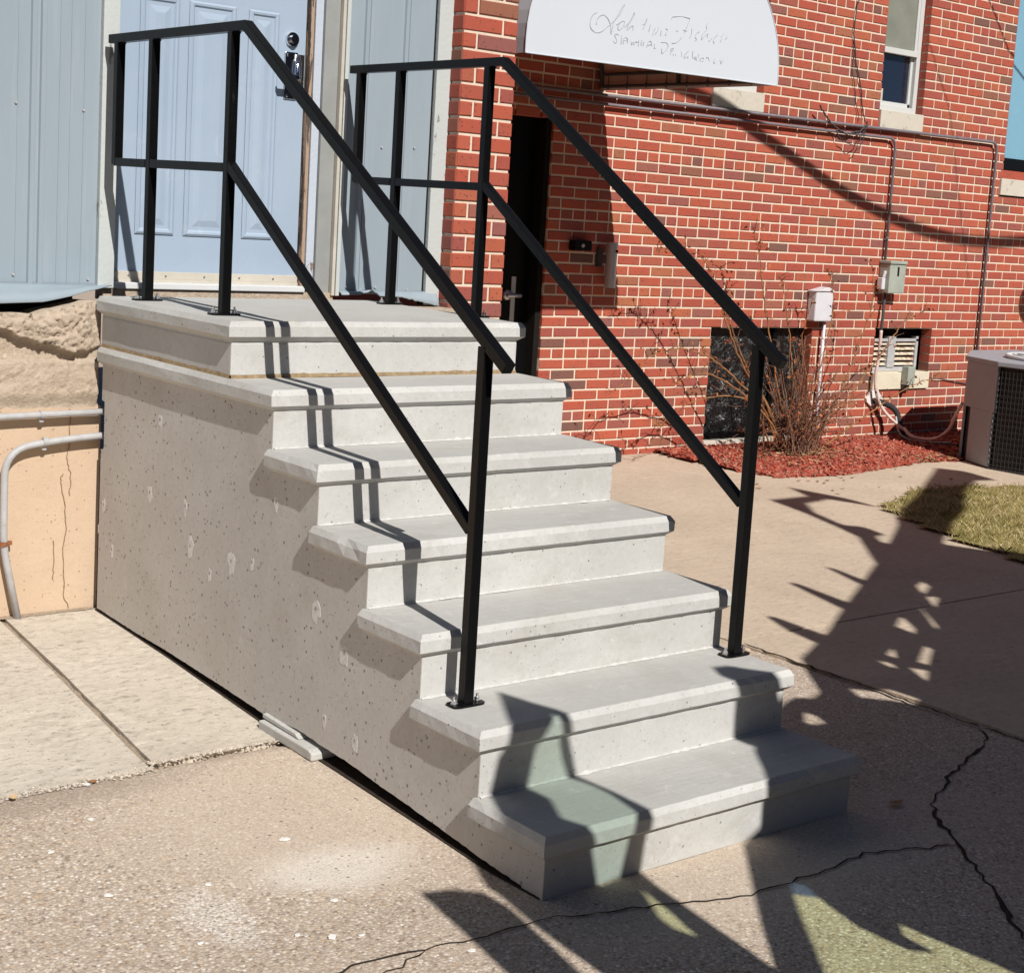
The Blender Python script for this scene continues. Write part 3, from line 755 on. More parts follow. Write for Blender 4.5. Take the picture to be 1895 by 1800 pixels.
for (x0, x1) in ((.262, .418), (.458, .652), (.706, .838)):
    dpanel(x0, x1, 1.445, 2.318); dpanel(x0, x1, 2.40, 3.2)
dchild(MB().box(.150, .962, 2.862, 2.875, 1.276, 1.305), 'bottom_sweep', M['cream'], .002)
m = MB()
for x in (.24, .39, .55, .70, .85): m.tube([(x, 2.862, 1.29), (x, 2.859, 1.29)], .004, 8)
dchild(m, 'screws', M['steel'])
m = MB(); m.tube([(.897, 2.870, 2.226), (.897, 2.858, 2.226)], [.030, .027], 24); m.tube([(.897, 2.858, 2.226), (.897, 2.843, 2.226)], [.017, .0165], 20); m.box(.8955, .8985, 2.842, 2.85, 2.218, 2.234)
dchild(m, 'deadbolt', M['chrome'], smooth=False)
m = MB(); m.box(.868, .925, 2.862, 2.870, 1.995, 2.178); dchild(m, 'latch_plate', M['chrome'], .006)
m = MB(); m.tube([(.915, 2.862, 2.155), (.915, 2.852, 2.13), (.915, 2.849, 2.08), (.915, 2.852, 2.04)], [.004, .012, .014, .010], 14); m.box(.912, .948, 2.853, 2.866, 2.03, 2.17)
dchild(m, 'latch_guard', M['chrome'], smooth=True)
m = MB(); m.tube([(.896, 2.87, 2.075), (.896, 2.80, 2.075)], .012, 12); m.box(.818, .90, 2.798, 2.812, 2.066, 2.088); dchild(m, 'door_handle', M['chrome'], .004)
m = MB()
for (x, z) in ((.878, 2.165), (.882, 2.008)): m.tube([(x, 2.863, z), (x, 2.857, z)], [.007, .004], 10)
dchild(m, 'rivets', M['chrome'])
# frame
box('door_jamb', .966, .980, 2.842, 2.90, 1.24, 3.5, M['split_wood'], sb, .002)
box('door_jamb', .983, 1.018, 2.836, 2.90, 1.235, 3.5, M['white_jamb'], sb, .003)
box('door_frame', 1.019, 1.085, 2.822, 2.90, 1.232, 3.5, M['grey_jamb'], sb, .002)
box('door_trim', 1.086, 1.100, 2.800, 2.90, 1.232, 3.5, M['cream'], sb, .002)
box('door_trim', 1.103, 1.120, 2.797, 2.84, 1.232, 3.5, M['white_trim'], sb, .002)
box('door_frame', .11, .150, 2.85, 2.90, 1.25, 3.5, M['grey_jamb'], sb)
box('door_head', .11, 1.12, 2.84, 2.92, 3.36, 3.5, M['grey_jamb'], sb)
box('door_sill', .155, .962, 2.800, 2.87, 1.243, 1.266, M['white'], sb, .003)
box('sill_shadow_board', .12, 1.1, 2.812, 2.88, 1.20, 1.242, M['rubble'], sb)
box('sill_riser', .155, .962, 2.858, 2.872, 1.266, 1.277, M['cream'], sb)
box('roof', -6, 1.66, 2.70, 6, 3.6, 3.75, M['siding'], sb)
# foundation conduits
def pipe(name, pts, r, mat, label, cat, clamps=(), r2=None, clampmat='steel'):
    """rounded polyline pipe"""
    P = [Vector(p) for p in pts]; out = [P[0]]
    for i in range(1, len(P) - 1):
        a = (P[i - 1] - P[i]); b = (P[i + 1] - P[i]); rr = min(a.length, b.length) * .48; rr = min(rr, .085 if r2 is None else r2)
        p0 = P[i] + a.normalized() * rr; p1 = P[i] + b.normalized() * rr
        for k in range(8):
            t = k / 7; out.append(p0.lerp(P[i], t).lerp(P[i].lerp(p1, t), t))
    out.append(P[-1]); e = empty(name, tuple(P[0]), label, cat)
    MB().tube(out, r, 12).build('pipe', M[mat], e, smooth=True)
    for (x, y, z, d, *cm) in clamps:
        m = MB()
        if d == 'h': m.tube([(x - .008, y, z), (x + .008, y, z)], r * 1.22, 12); m.box(x - .007, x + .007, y + r * .3, y + r * 1.2, z - r * 2.4, z)
        else: m.tube([(x, y, z - .008), (x, y, z + .008)], r * 1.22, 12); m.box(x - r * .2, x + r * 2.6, y + r * .3, y + r * 1.2, z - .007, z + .007)
        m.build('clamp', M[cm[0] if cm else clampmat], e)
    return e
pipe('conduit', [(.09, 2.585, .822), (-.25, 2.585, .816), (-.9, 2.585, .80)], .0115, 'conduit', 'upper grey conduit running level across the peach foundation into the stair', 'conduit', [(-.19, 2.585, .818, 'h')], clampmat='conduit')
pipe('conduit', [(.09, 2.585, .738), (-.10, 2.585, .729), (-.318, 2.585, .700), (-.318, 2.585, .50), (-.318, 2.585, .36), (-.262, 2.585, .095)], .0125, 'conduit', 'lower grey conduit bending down the peach foundation to the slab', 'conduit', [(-.178, 2.585, .722, 'h'), (-.318, 2.585, .372, 'v', 'rust')], r2=.16, clampmat='conduit')
# ------------------------------------------------------------------ brick building
bb = empty('brick_building', (5, 5, 0), 'red brick building with pale mortar, small windows and a dark side door', 'building')
Yw = YWALL
openings = [(3.25, 3.985, -1, 2.228), (7.10, 7.61, 2.398, 4.3), (5.335, 5.84, 2.398, 3.75), (7.29, 7.985, .434, .908), (5.515, 6.56, .03, .908), (8.72, 12.1, 1.992, 4.5)]
hdr = {-24, -18, -12, -6, 0, 6, 13, 19, 25}
CH = .0677; rows = []
rb = random.Random(3)
allb = []   # (x0,x1,zc,kind)
for kk in range(-27, 31):
    zc = 2.025 - CH * kk
    spans = [(1.95, 9.9)]
    for (a, b, c, d) in openings:
        if c < zc < d:
            ns = []
            for (s0, s1) in spans:
                if b <= s0 or a >= s1: ns.append((s0, s1)); continue
                if a > s0: ns.append((s0, a))
                if b < s1: ns.append((b, s1))
            spans = ns
    pitch = .1016 if kk in hdr else .2032
    ph = (3.985 + (.0) if kk in hdr else 3.985 + (.1016 if kk % 2 else 0)) + rb.uniform(-.004, .004)
    for (s0, s1) in spans:
        n0 = math.floor((s0 - ph) / pitch) - 1; x = ph + n0 * pitch; loc = []
        while x < s1:
            a = max(s0, x + .0062); b = min(s1, x + pitch - .0062)
            if b > a:
                if b - a < .045 and a > s0 and b >= s1 - 1e-6 and loc and loc[-1][1] > a - .03: loc[-1][1] = b
                else: loc.append([a, b])
            x += pitch
        if len(loc) > 1 and loc[0][1] - loc[0][0] < .045: loc[1][0] = s0; loc.pop(0)
        allb += [(a, b, zc, 0) for a, b in loc if b - a > .02]
def camz(p):
    d = Vector(p) - cp; q = [sum(Rr[i][j] * d[j] for j in range(3)) for i in range(3)]
    if q[2] <= 0: return None
    return q[2], 1020.68 + 2912.9 * q[0] / q[2], 792.71 + 2912.9 * q[1] / q[2]
def visible(a, b, z, y):
    c_ = camz(((a + b) / 2, y, z))
    if not c_: return 0
    d, px, py = c_
    if px < -20 or px > 1915 or py < -20 or py > 1820: return 0
    if y > 4 and (px < 985 or (px < 1120 and py < 195)): return 0
    if y > 4 and 985 < px < 1425 and py < 60 + (px - 975) * .12: return 0
    return (b - a) / d / d
pier = []
PZ = 1.922; PH = .0699
for k in range(-16, 28):
    zc = PZ - PH * k - PH / 2
    j = 1.688 if k % 2 == 0 else 1.822
    # row just above z=1.922 is k=-1
    for (a, b) in ((1.618, j - .006), (j + .006, 1.898)): pier.append((a, b, zc))
cand = [(visible(a, b, z, Yw), 0, a, b, z) for a, b, z, _ in allb] + [(visible(a, b, z, 2.72), 1, a, b, z) for a, b, z in pier]
cand.sort(key=lambda c: -c[0])
single = cand[:300]; rest = cand[300:]
cache = {}
def brickmesh(L_, h, depth, var):
    key = (round(L_, 3), round(h, 3), round(depth, 2), var)
    if key in cache: return cache[key]
    r = random.Random(hash(key) & 0xffff); c = .0028; hl = L_ / 2; hh = h / 2
    j = lambda s_=.0012: r.uniform(-s_, s_)
    V_ = [(sx * hl, depth, sz * hh) for sx, sz in ((-1, -1), (1, -1), (1, 1), (-1, 1))]
    V_ += [(sx * hl + j(.0006), c, sz * hh + j(.0006)) for sx, sz in ((-1, -1), (1, -1), (1, 1), (-1, 1))]
    V_ += [(sx * (hl - c) + j(), j(.0004), sz * (hh - c) + j()) for sx, sz in ((-1, -1), (1, -1), (1, 1), (-1, 1))]
    F = [(8, 9, 10, 11)] + [(4 + k, 4 + (k + 1) % 4, 8 + (k + 1) % 4, 8 + k) for k in range(4)] + [(k, (k + 1) % 4, 4 + (k + 1) % 4, 4 + k) for k in range(4)]
    me = bpy.data.meshes.new('brick'); me.from_pydata(V_, [], F); me.materials.append(M['brick'])
    cache[key] = me; return me
rb2 = random.Random(8)
blo = Vector(bb.location)
for (v, kind, a, b, z) in single:
    h = CH - .0127 if kind == 0 else PH - .0128
    y = (Yw if kind == 0 else 2.72) + rb2.uniform(-.0012, .0012); dep = .10 if kind == 0 else .09
    o = bpy.data.objects.new('brick', brickmesh(b - a, h, dep, rb2.randrange(4))); C.objects.link(o); o.parent = bb
    o.location = Vector(((a + b) / 2 + rb2.uniform(-.0008, .0008), y, z + rb2.uniform(-.0008, .0008))) - blo
    o.rotation_euler = (0, rb2.uniform(-.004, .004), 0)
m = MB()
for (v, kind, a, b, z) in rest:
    if v == 0 and kind == 0 and rb2.random() < 0: continue
    h = CH - .0127 if kind == 0 else PH - .0128
    y = (Yw if kind == 0 else 2.72) + rb2.uniform(-.0012, .0012); hl = (b - a) / 2; hh = h / 2; x = (a + b) / 2; c = .0028
    sg = ((-1, -1), (1, -1), (1, 1), (-1, 1)); j = lambda s_=.001: rb2.uniform(-s_, s_)
    V_ = [(x + sx * hl, y + .1, z + sz * hh) for sx, sz in sg] + [(x + sx * hl + j(), y + c, z + sz * hh + j()) for sx, sz in sg] + [(x + sx * (hl - c) + j(), y + j(.0004), z + sz * (hh - c) + j()) for sx, sz in sg]
    F = [(8, 9, 10, 11)] + [(4 + k, 4 + (k + 1) % 4, 8 + (k + 1) % 4, 8 + k) for k in range(4)] + [(k, (k + 1) % 4, 4 + (k + 1) % 4, 4 + k) for k in range(4)]
    m.add(V_, F, rb2.random())
o = m.build('brickwork', M['brick_a'], bb, recalc=False); o['kind'] = 'stuff'
# return face bricks of the pier (left side) as brick pieces
for k in range(-16, 28):
    zc = PZ - PH * k - PH / 2
    me = brickmesh(.085, PH - .0128, .05, 5)
    o = bpy.data.objects.new('brick', me); C.objects.link(o); o.parent = bb
    o.location = Vector((1.6135, 2.72 + .046, zc)) - blo; o.rotation_euler = (0, 0, -math.pi / 2)
# mortar bodies
openings2 = [(a - .006, b + .006, c - .003, d + .003) for a, b, c, d in openings]
xs = sorted({1.95, 10.5} | {v for o_ in openings2 for v in o_[:2] if 1.95 < v < 10.5}); zs = sorted({-.1, 4.6} | {v for o_ in openings2 for v in o_[2:] if -.1 < v < 4.6})
m = MB()
for a, b in zip(xs, xs[1:]):
    for c, d in zip(zs, zs[1:]):
        mx, mz = (a + b) / 2, (c + d) / 2
        if any(o_[0] < mx < o_[1] and o_[2] < mz < o_[3] for o_ in openings2): continue
        m.box(a, b, Yw + .0055, Yw + .105, c, d)
m.build('mortar', M['mortar'], bb)
m = MB(); m.box(1.622, 1.894, 2.7262, 2.86, .0, 3.2); m.build('mortar', M['mortar'], bb)
box('return_wall', 1.80, 1.890, 2.862, 4.985, 0, 4.2, M['brick_a'], bb)
box('rear_wall', 1.9, 12.2, 5.35, 5.4, -.1, 4.6, M['dark'], bb)
box('roof', 1.7, 12.2, 2.9, 9, 4.6, 4.8, M['mortar'], bb) if False else None
# sills
M['sill_paint'] = plain('cream_painted_stone', (.66, .60, .47), .7, 0, .3, .08, 12, .001)
def sill(x0, x1, z0, z1, mat='stone', y=.018): return box('sill', x0, x1, Yw - y, Yw + .12, z0, z1, M[mat], bb, .004)
sill(7.10, 7.608, 2.400, 2.538); sill(5.337, 5.838, 2.400, 2.530); sill(8.69, 12, 2.0, 2.132); sill(7.292, 7.983, .438, .568, 'sill_paint'); sill(5.50, 6.57, .035, .118, 'stone')
box('sill', 8.70, 12, Yw + .004, Yw + .1, 2.134, 2.20, M['brick_a'], bb)
# windows
def window(x0, x1, z0, z1, zm, label):
    e = bpy.data.objects.new('window', None); C.objects.link(e); e.parent = bb; e.location = Vector((x0, Yw + .07, z0)) - blo; e['label'] = label
    y = Yw + .065; fw = .045
    m = MB(); m.box(x0, x0 + fw, y, y + .08, z0, z1); m.box(x1 - fw, x1, y, y + .08, z0, z1); m.box(x0 + fw, x1 - fw, y, y + .08, z0, z0 + fw); m.box(x0 + fw, x1 - fw, y, y + .08, z1 - fw, z1)
    m.build('frame', M['window_frame'], e, bevel=.003)
    m = MB(); m.box(x0 + fw, x1 - fw, y - .008, y + .03, zm - .02, zm + .022); m.box(x1 - fw - .03, x1 - fw, y + .004, y + .03, zm + .022, z1 - fw); m.box(x0 + fw, x0 + fw + .03, y + .004, y + .03, zm + .022, z1 - fw)
    m.build('upper_sash', M['window_frame'], e, bevel=.002)
    m = MB(); m.box(x1 - fw - .028, x1 - fw, y + .03, y + .055, z0 + fw, zm - .02); m.box(x0 + fw, x0 + fw + .028, y + .03, y + .055, z0 + fw, zm - .02); m.box(x0 + fw, x1 - fw, y + .03, y + .055, z0 + fw, z0 + fw + .03)
    m.build('lower_sash', M['window_frame'], e, bevel=.002)
    MB().box(x0 + fw, x1 - fw, y + .02, y + .024, zm + .02, z1 - fw).build('pane', M['pane_frost'], e)
    MB().box(x0 + fw, x1 - fw, y + .045, y + .049, z0 + fw, zm - .02).build('pane', M['pane_dark'], e)
    MB().box(x0 + fw + .028, x0 + fw + .10, y + .040, y + .044, z0 + fw + .03, z0 + fw + .12).build('card', M['cream'], e)
    return e
window(7.102, 7.608, 2.540, 4.0, 2.985, 'double hung window with hazy upper pane and dark lower pane')
window(5.337, 5.838, 2.532, 3.74, 3.1, 'window mostly hidden behind the awning')
e = bpy.data.objects.new('window', None); C.objects.link(e); e.parent = bb; e.location = Vector((8.72, Yw, 2.2)) - blo; e['label'] = 'large window with a light blue panel and black bottom rail'
MB().box(8.75, 12, Yw + .035, Yw + .06, 2.30, 4.5).build('pane', M['blue_panel'], e)
MB().box(8.72, 12, Yw + .02, Yw + .1, 2.205, 2.30).build('frame', M['black'], e); MB().box(8.72, 8.75, Yw + .03, Yw + .1, 2.30, 4.5).build('frame', M['white'], e)
e = bpy.data.objects.new('basement_window', None); C.objects.link(e); e.parent = bb; e.location = Vector((5.52, Yw, .12)) - blo; e['label'] = 'basement window covered by crinkled black sheet'
MB().box(5.515, 6.56, Yw + .08, Yw + .09, .12, .908).build('pane', M['plastic'], e)
m = MB(); m.box(5.515, 6.56, Yw + .03, Yw + .08, .120, .165); m.box(6.2, 6.24, Yw + .05, Yw + .078, .165, .908)
m.build('frame', M['black'], e, bevel=.003)
e = bpy.data.objects.new('louvre_vent', None); C.objects.link(e); e.parent = bb; e.location = Vector((7.3, Yw, .57)) - blo
y = Yw + .10
MB().box(7.29, 7.985, y + .04, y + .045, .569, .908).build('backing', M['dark'], e)
m = MB(); m.box(7.90, 7.93, y - .02, y + .03, .569, .84); m.box(7.29, 7.93, y - .02, y + .03, .80, .822); m.box(7.29, 7.93, y - .02, y + .03, .569, .60); m.box(7.55, 7.635, y - .03, y + .02, .60, .84)
m.build('frame', M['conduit'], e, bevel=.002)
for i in range(5):
    z = .615 + i * .040
    for (a, b) in ((7.30, 7.55), (7.64, 7.90)):
        MB().add([(a, y - .018, z), (b, y - .018, z), (b, y + .02, z + .026), (a, y + .02, z + .026), (a, y - .014, z - .003), (b, y - .014, z - .003), (b, y + .024, z + .023), (a, y + .024, z + .023)],
                 [(0, 1, 2, 3), (7, 6, 5, 4), (0, 4, 5, 1), (1, 5, 6, 2), (2, 6, 7, 3), (3, 7, 4, 0)]).build('slat', M['louvre'], e)
# dark side door
e = bpy.data.objects.new('door', None); C.objects.link(e); e.parent = bb; e.location = Vector((3.5, Yw + .1, 0)) - blo; e['label'] = 'black side door with a long metal handle plate'
MB().box(3.25, 3.955, Yw + .10, Yw + .14, .1, 2.228).build('door_leaf', M['black'], e)
MB().box(3.945, 3.985, Yw + .02, Yw + .105, .03, 2.228).build('door_jamb', M['dark'], e)
MB().box(3.20, 3.99, Yw + .02, Yw + .14, .0, .1).build('threshold', M['stone'], e)
m = MB(); m.box(3.80, 3.835, Yw + .092, Yw + .10, .93, 1.215); hp = m.build('handle_plate', M['silver'], e, bevel=.002)
m = MB(); m.tube([(3.818, Yw + .09, 1.10), (3.818, Yw + .03, 1.10)], .011, 12); m.tube([(3.83, Yw + .03, 1.10), (3.72, Yw + .025, 1.10)], .012, 10); m.build('door_knob', M['silver'], e, smooth=True)
m = MB(); m.tube([(3.765, Yw + .095, 1.10), (3.765, Yw + .07, 1.10)], [.035, .03], 20); m.build('rose', M['silver'], e, smooth=True)
# ------------------------------------------------------------------ awning
aw = empty('awning', (3.45, 4.98, 2.4), 'white barrel awning with worn script lettering over the dark side door', 'awning')
xc, ax_, zc0, bz = 3.45, .902, 2.46, .76; yf = 3.485
arc = [(xc + ax_, 2.405)] + [(xc + ax_ * math.cos(t), zc0 + bz * math.sin(t)) for t in [i * math.pi / 36 for i in range(37)]] + [(xc - ax_, 2.385)]
MB().prism([arc], yf, yf + .006, XZ).build('front_panel', M['fabric'], aw)
inner = [(xc + (x - xc) * .994, z - (.004 if z > 2.47 else 0)) for x, z in arc]
MB().prism([arc + inner[::-1]], yf + .007, 4.975, XZ).build('canopy', M['canopy'], aw)
li = [(xc + (x - xc) * .985, max(z - .012, 2.412)) for x, z in arc]; li2 = [(xc + (x - xc) * .981, max(z - .015, 2.413)) for x, z in arc]
MB().prism([li + li2[::-1]], yf + .03, 4.97, XZ).build('liner', M['pink_liner'], aw)
m = MB()
m.tube([(x, yf - .001, z) for x, z in arc], .0035, 6, caps=False); m.tube([(xc + ax_, yf - .001, 2.405), (xc - ax_, yf - .001, 2.385)], .0035, 6)
m.build('piping', M['fabric'], aw)
m = MB()
for y in (3.55, 4.25, 4.94): m.tube([(xc + (x - xc) * .965, y, z - .03) for x, z in arc[1:-1]], .0125, 8)
for s_ in (1, -1):
    for z in (2.50, 2.425): m.tube([(xc + s_ * .868, 3.55, z), (xc + s_ * .868, 4.95, z)], .010, 8)
m.tube([(xc - .868, 3.55, 2.46), (xc + .868, 3.55, 2.46)], .0125, 8)
m.build('frame', M['rail_dark'], aw)
m = MB()
for s_ in (1, -1):
    for i in range(8):
        y = 3.65 + i * .175; x = xc + s_ * .868
        ring = [(x, y + .012 * math.cos(a), 2.425 + .014 * math.sin(a)) for a in [j * math.pi / 5 for j in range(11)]]
        m.tube(ring, .003, 5); m.tube([(x, y, 2.44), (x, y, 2.50)], .003, 5)
m.build('lacing', M['rail_dark'], aw)
m = MB(); STK = [[[2.992,2.631],[2.97,2.622],[2.955,2.603],[2.949,2.579],[2.95,2.557],[2.964,2.541],[2.989,2.531],[3.013,2.534],[3.039,2.548],[3.062,2.566],[3.084,2.584],[3.107,2.602],[3.126,2.629],[3.147,2.665],[3.174,2.697],[3.17,2.681],[3.149,2.648],[3.123,2.619],[3.104,2.594],[3.098,2.565],[3.094,2.531],[3.086,2.563],[3.084,2.586],[3.064,2.612],[3.039,2.625],[3.018,2.622],[2.999,2.606],[2.991,2.587],[2.991,2.572]],[[3.126,2.586],[3.153,2.605],[3.177,2.613],[3.181,2.603],[3.169,2.579],[3.15,2.561],[3.137,2.565],[3.137,2.58],[3.153,2.602]],[[3.183,2.583],[3.209,2.607],[3.234,2.646],[3.241,2.665],[3.246,2.65],[3.225,2.622],[3.203,2.591],[3.197,2.564],[3.218,2.585],[3.238,2.6],[3.241,2.572]],[[3.302,2.608],[3.32,2.613],[3.333,2.648],[3.333,2.63],[3.311,2.588]],[[3.359,2.615],[3.352,2.58]],[[3.394,2.601],[3.382,2.576],[3.381,2.565]],[[3.418,2.612],[3.413,2.59],[3.398,2.573]],[[3.438,2.596],[3.437,2.57]],[[3.47,2.61],[3.486,2.604],[3.473,2.587],[3.472,2.574]],[[3.145,2.535],[3.134,2.544],[3.117,2.537],[3.125,2.522],[3.136,2.513],[3.134,2.498],[3.12,2.496],[3.113,2.505]],[[3.166,2.537],[3.165,2.495]],[[3.18,2.498],[3.178,2.523],[3.195,2.533],[3.21,2.525],[3.208,2.504]],[[3.179,2.513],[3.207,2.519]],[[3.234,2.517],[3.237,2.497],[3.251,2.522],[3.25,2.496],[3.267,2.524],[3.275,2.512],[3.288,2.531],[3.284,2.5]],[[3.306,2.531],[3.302,2.499],[3.324,2.53],[3.319,2.504]],[[3.345,2.499],[3.35,2.528],[3.371,2.536],[3.379,2.51]],[[3.346,2.509],[3.373,2.518]],[[3.398,2.523],[3.396,2.499],[3.409,2.503]],[[3.444,2.536],[3.477,2.541],[3.497,2.529],[3.492,2.508],[3.471,2.49],[3.452,2.479],[3.451,2.506]],[[3.517,2.479],[3.517,2.513],[3.532,2.517],[3.538,2.508],[3.522,2.501]],[[3.537,2.488],[3.537,2.48]],[[3.555,2.488],[3.556,2.479]],[[3.504,2.659],[3.51,2.675],[3.539,2.68],[3.58,2.686],[3.614,2.684],[3.642,2.683],[3.631,2.661],[3.626,2.645],[3.61,2.614],[3.607,2.6]],[[3.598,2.618],[3.621,2.615]],[[3.587,2.577],[3.567,2.556],[3.545,2.545],[3.521,2.541]],[[3.543,2.606],[3.559,2.609]],[[3.659,2.633],[3.66,2.607],[3.648,2.58]],[[3.716,2.625],[3.694,2.611],[3.685,2.588],[3.703,2.582],[3.687,2.571]],[[3.774,2.674],[3.762,2.656],[3.771,2.644],[3.754,2.626],[3.737,2.608],[3.734,2.579],[3.756,2.605],[3.781,2.624],[3.776,2.602]],[[3.811,2.6],[3.79,2.582]],[[3.852,2.624],[3.83,2.605],[3.823,2.586],[3.833,2.576]],[[3.9,2.634],[3.88,2.614]],[[3.889,2.607],[3.877,2.592]],[[3.927,2.62],[3.915,2.605]],[[3.595,2.506],[3.601,2.48]],[[3.647,2.516],[3.622,2.496],[3.615,2.471],[3.646,2.49],[3.645,2.477]],[[3.677,2.518],[3.679,2.478],[3.691,2.49],[3.701,2.472],[3.702,2.499],[3.713,2.471]],[[3.724,2.507],[3.724,2.488]],[[3.74,2.471],[3.734,2.484],[3.757,2.495],[3.766,2.482],[3.751,2.471]],[[3.78,2.495],[3.795,2.499],[3.807,2.479]],[[3.846,2.496],[3.836,2.484],[3.843,2.472],[3.852,2.478]],[[3.886,2.495],[3.896,2.475],[3.911,2.498]]]
for i, s_ in enumerate(STK):
    P = []
    for a, b in zip(s_, s_[1:]): P += [(a[0] + (b[0] - a[0]) * t / 3, a[1] + (b[1] - a[1]) * t / 3) for t in range(3)]
    P.append(tuple(s_[-1]))
    if len(P) > 8: P = [P[0]] + [((P[k - 1][0] + P[k][0] * 2 + P[k + 1][0]) / 4, (P[k - 1][1] + P[k][1] * 2 + P[k + 1][1]) / 4) for k in range(1, len(P) - 1)] + [P[-1]]
    rr = [(.0013 + .0017 * abs(math.sin(k * .35 + i))) for k in range(len(P))]
    m.tube([(x, yf - .0004, z) for x, z in P], rr, 6)
m.build('lettering', M['relief'], aw)
# ------------------------------------------------------------------ things on the brick wall
yc = Yw - .028
pipe('wall_conduit', [(3.6, yc, 2.372), (8.567, yc, 2.372 + .035), (8.567, yc, .40)], .0115, 'conduit_p', 'upper painted conduit turning down the brick wall by the condenser', 'conduit', [(5.55, yc, 2.386, 'h'), (8.567, yc, 1.54, 'v'), (8.567, yc, 2.0, 'v')], clampmat='conduit_p')
pipe('wall_conduit', [(3.6, yc, 2.318), (7.287, yc, 2.338), (7.287, yc, 1.40)], .0105, 'conduit_p', 'lower painted conduit turning down the brick wall into the grey switch box', 'conduit', [(5.4, yc, 2.328, 'h'), (7.287, yc, 1.60, 'v')], clampmat='conduit_p')
def wirepath(pts, r, seed, mat='rail_dark'):
    rr = random.Random(seed); P = []
    for a, b in zip(pts, pts[1:]):
        for i in range(6): t = i / 6; P.append(tuple(a[k] + (b[k] - a[k]) * t + (rr.uniform(-.006, .006) if k != 1 else rr.uniform(-.004, .004)) for k in range(3)))
    P.append(pts[-1]); return MB().tube(P, r, 5)
e = empty('loose_cable', (6.8, Yw, 3.3), 'thin black cable hanging down the brick wall left of the upper window', 'cable')
yk = Yw - .012
wirepath([(6.73, yk, 3.6), (6.735, yk, 3.28), (6.715, yk, 3.07), (6.77, yk, 2.85), (6.85, yk, 2.68), (6.91, yk, 2.45), (6.93, yk - .03, 2.40)], .0042, 1).build('strand', M['rail_dark'], e)
wirepath([(6.72, yk, 3.07), (6.74, yk, 2.8), (6.78, yk, 2.66), (6.86, yk, 2.43)], .003, 2).build('strand', M['rail_dark'], e)
e = empty('cable_tangle', (6.7, Yw, 2.35), 'tangled black cable ends dangling from the painted conduits', 'cable')
yk = Yw - .045
wirepath([(6.35, yk - .03, 2.50), (6.42, yk - .02, 2.44), (6.50, yk, 2.395), (6.60, yk, 2.345), (6.72, yk, 2.325), (6.84, yk, 2.36), (6.92, yk, 2.41)], .006, 3).build('strand', M['rail_dark'], e)
wirepath([(6.93, yk, 2.41), (6.86, yk, 2.33), (6.82, yk - .02, 2.28), (6.76, yk - .02, 2.25), (6.64, yk, 2.28), (6.58, yk, 2.34)], .0035, 4).build('strand', M['rail_dark'], e)
wirepath([(6.92, yk, 2.43), (6.85, yk - .02, 2.26), (6.79, yk - .02, 2.21)], .0035, 5).build('strand', M['rail_dark'], e)
# grey switch box
e = empty('switch_box', (7.36, Yw, 1.3), 'grey green electrical switch box with a side lever on the brick wall', 'electrical box')
MB().box(7.262, 7.452, Yw - .105, Yw - .004, 1.185, 1.405).build('box', M['grey_box'], e, bevel=.006)
MB().box(7.255, 7.458, Yw - .115, Yw, 1.405, 1.43).build('lid', M['grey_box'], e, bevel=.006)
m = MB(); m.box(7.225, 7.262, Yw - .07, Yw - .02, 1.21, 1.30); m.tube([(7.245, Yw - .06, 1.30), (7.25, Yw - .07, 1.35)], .014, 8); m.build('lever', M['white_box'], e, bevel=.006)
m = MB(); m.tube([(7.452, Yw - .06, 1.36), (7.485, Yw - .06, 1.365)], .020, 10); m.tube([(7.485, Yw - .06, 1.365), (7.51, Yw - .06, 1.37)], .013, 10); m.build('cable_gland', M['rust'], e)
m = MB(); m.box(7.35, 7.372, Yw - .1065, Yw - .105, 1.315, 1.385); sgn = m.build('label_plate', M['dark'], e)
# cable from the box down to the condenser
cbl = empty('power_whip', (7.3, Yw, 1.2), 'pale flexible conduit hanging from the switch box down to the condenser', 'cable')
def curve(pts, n=6):
    P = [Vector(p) for p in pts]; out = []
    for i in range(len(P) - 1):
        p0 = P[max(i - 1, 0)]; p1 = P[i]; p2 = P[i + 1]; p3 = P[min(i + 2, len(P) - 1)]
        for k in range(n):
            t = k / n; out.append(.5 * ((2 * p1) + (-p0 + p2) * t + (2 * p0 - 5 * p1 + 4 * p2 - p3) * t * t + (-p0 + 3 * p1 - 3 * p2 + p3) * t ** 3))
    out.append(P[-1]); return out
MB().tube(curve([(7.32, Yw - .03, 1.19), (7.30, Yw - .045, 1.05), (7.29, Yw - .05, .90)]), .011, 8).build('hose', M['rail_dark'], cbl, smooth=True)
MB().tube(curve([(7.29, Yw - .05, .90), (7.285, Yw - .055, .70), (7.26, Yw - .06, .52), (7.30, Yw - .08, .36), (7.36, Yw - .14, .25), (7.42, Yw - .25, .16)]), .0125, 10).build('hose', M['hose'], cbl, smooth=True)
MB().tube(curve([(7.42, Yw - .25, .17), (7.40, 4.62, .12), (7.42, 4.45, .13), (7.38, 4.30, .22), (7.30, 4.2, .33), (7.27, 4.12, .45)]), .0125, 10).build('hose', M['hose'], cbl, smooth=True)
ref = empty('refrigerant_line', (7.3, Yw, .4), 'black foam wrapped pipe running from the wall patch to the condenser', 'pipe')
MB().tube(curve([(7.30, Yw + .02, .36), (7.36, Yw - .07, .345), (7.44, Yw - .14, .29), (7.45, Yw - .20, .16), (7.46, Yw - .26, .085), (7.52, 4.50, .07), (7.62, 4.36, .075)]), .022, 10).build('insulation', M['foam'], ref, smooth=True)
MB().tube(curve([(7.41, Yw - .17, .25), (7.40, Yw - .24, .12), (7.46, 4.60, .085), (7.6, 4.42, .10)]), .008, 8).build('copper_tube', M['conduit'], ref, smooth=True)
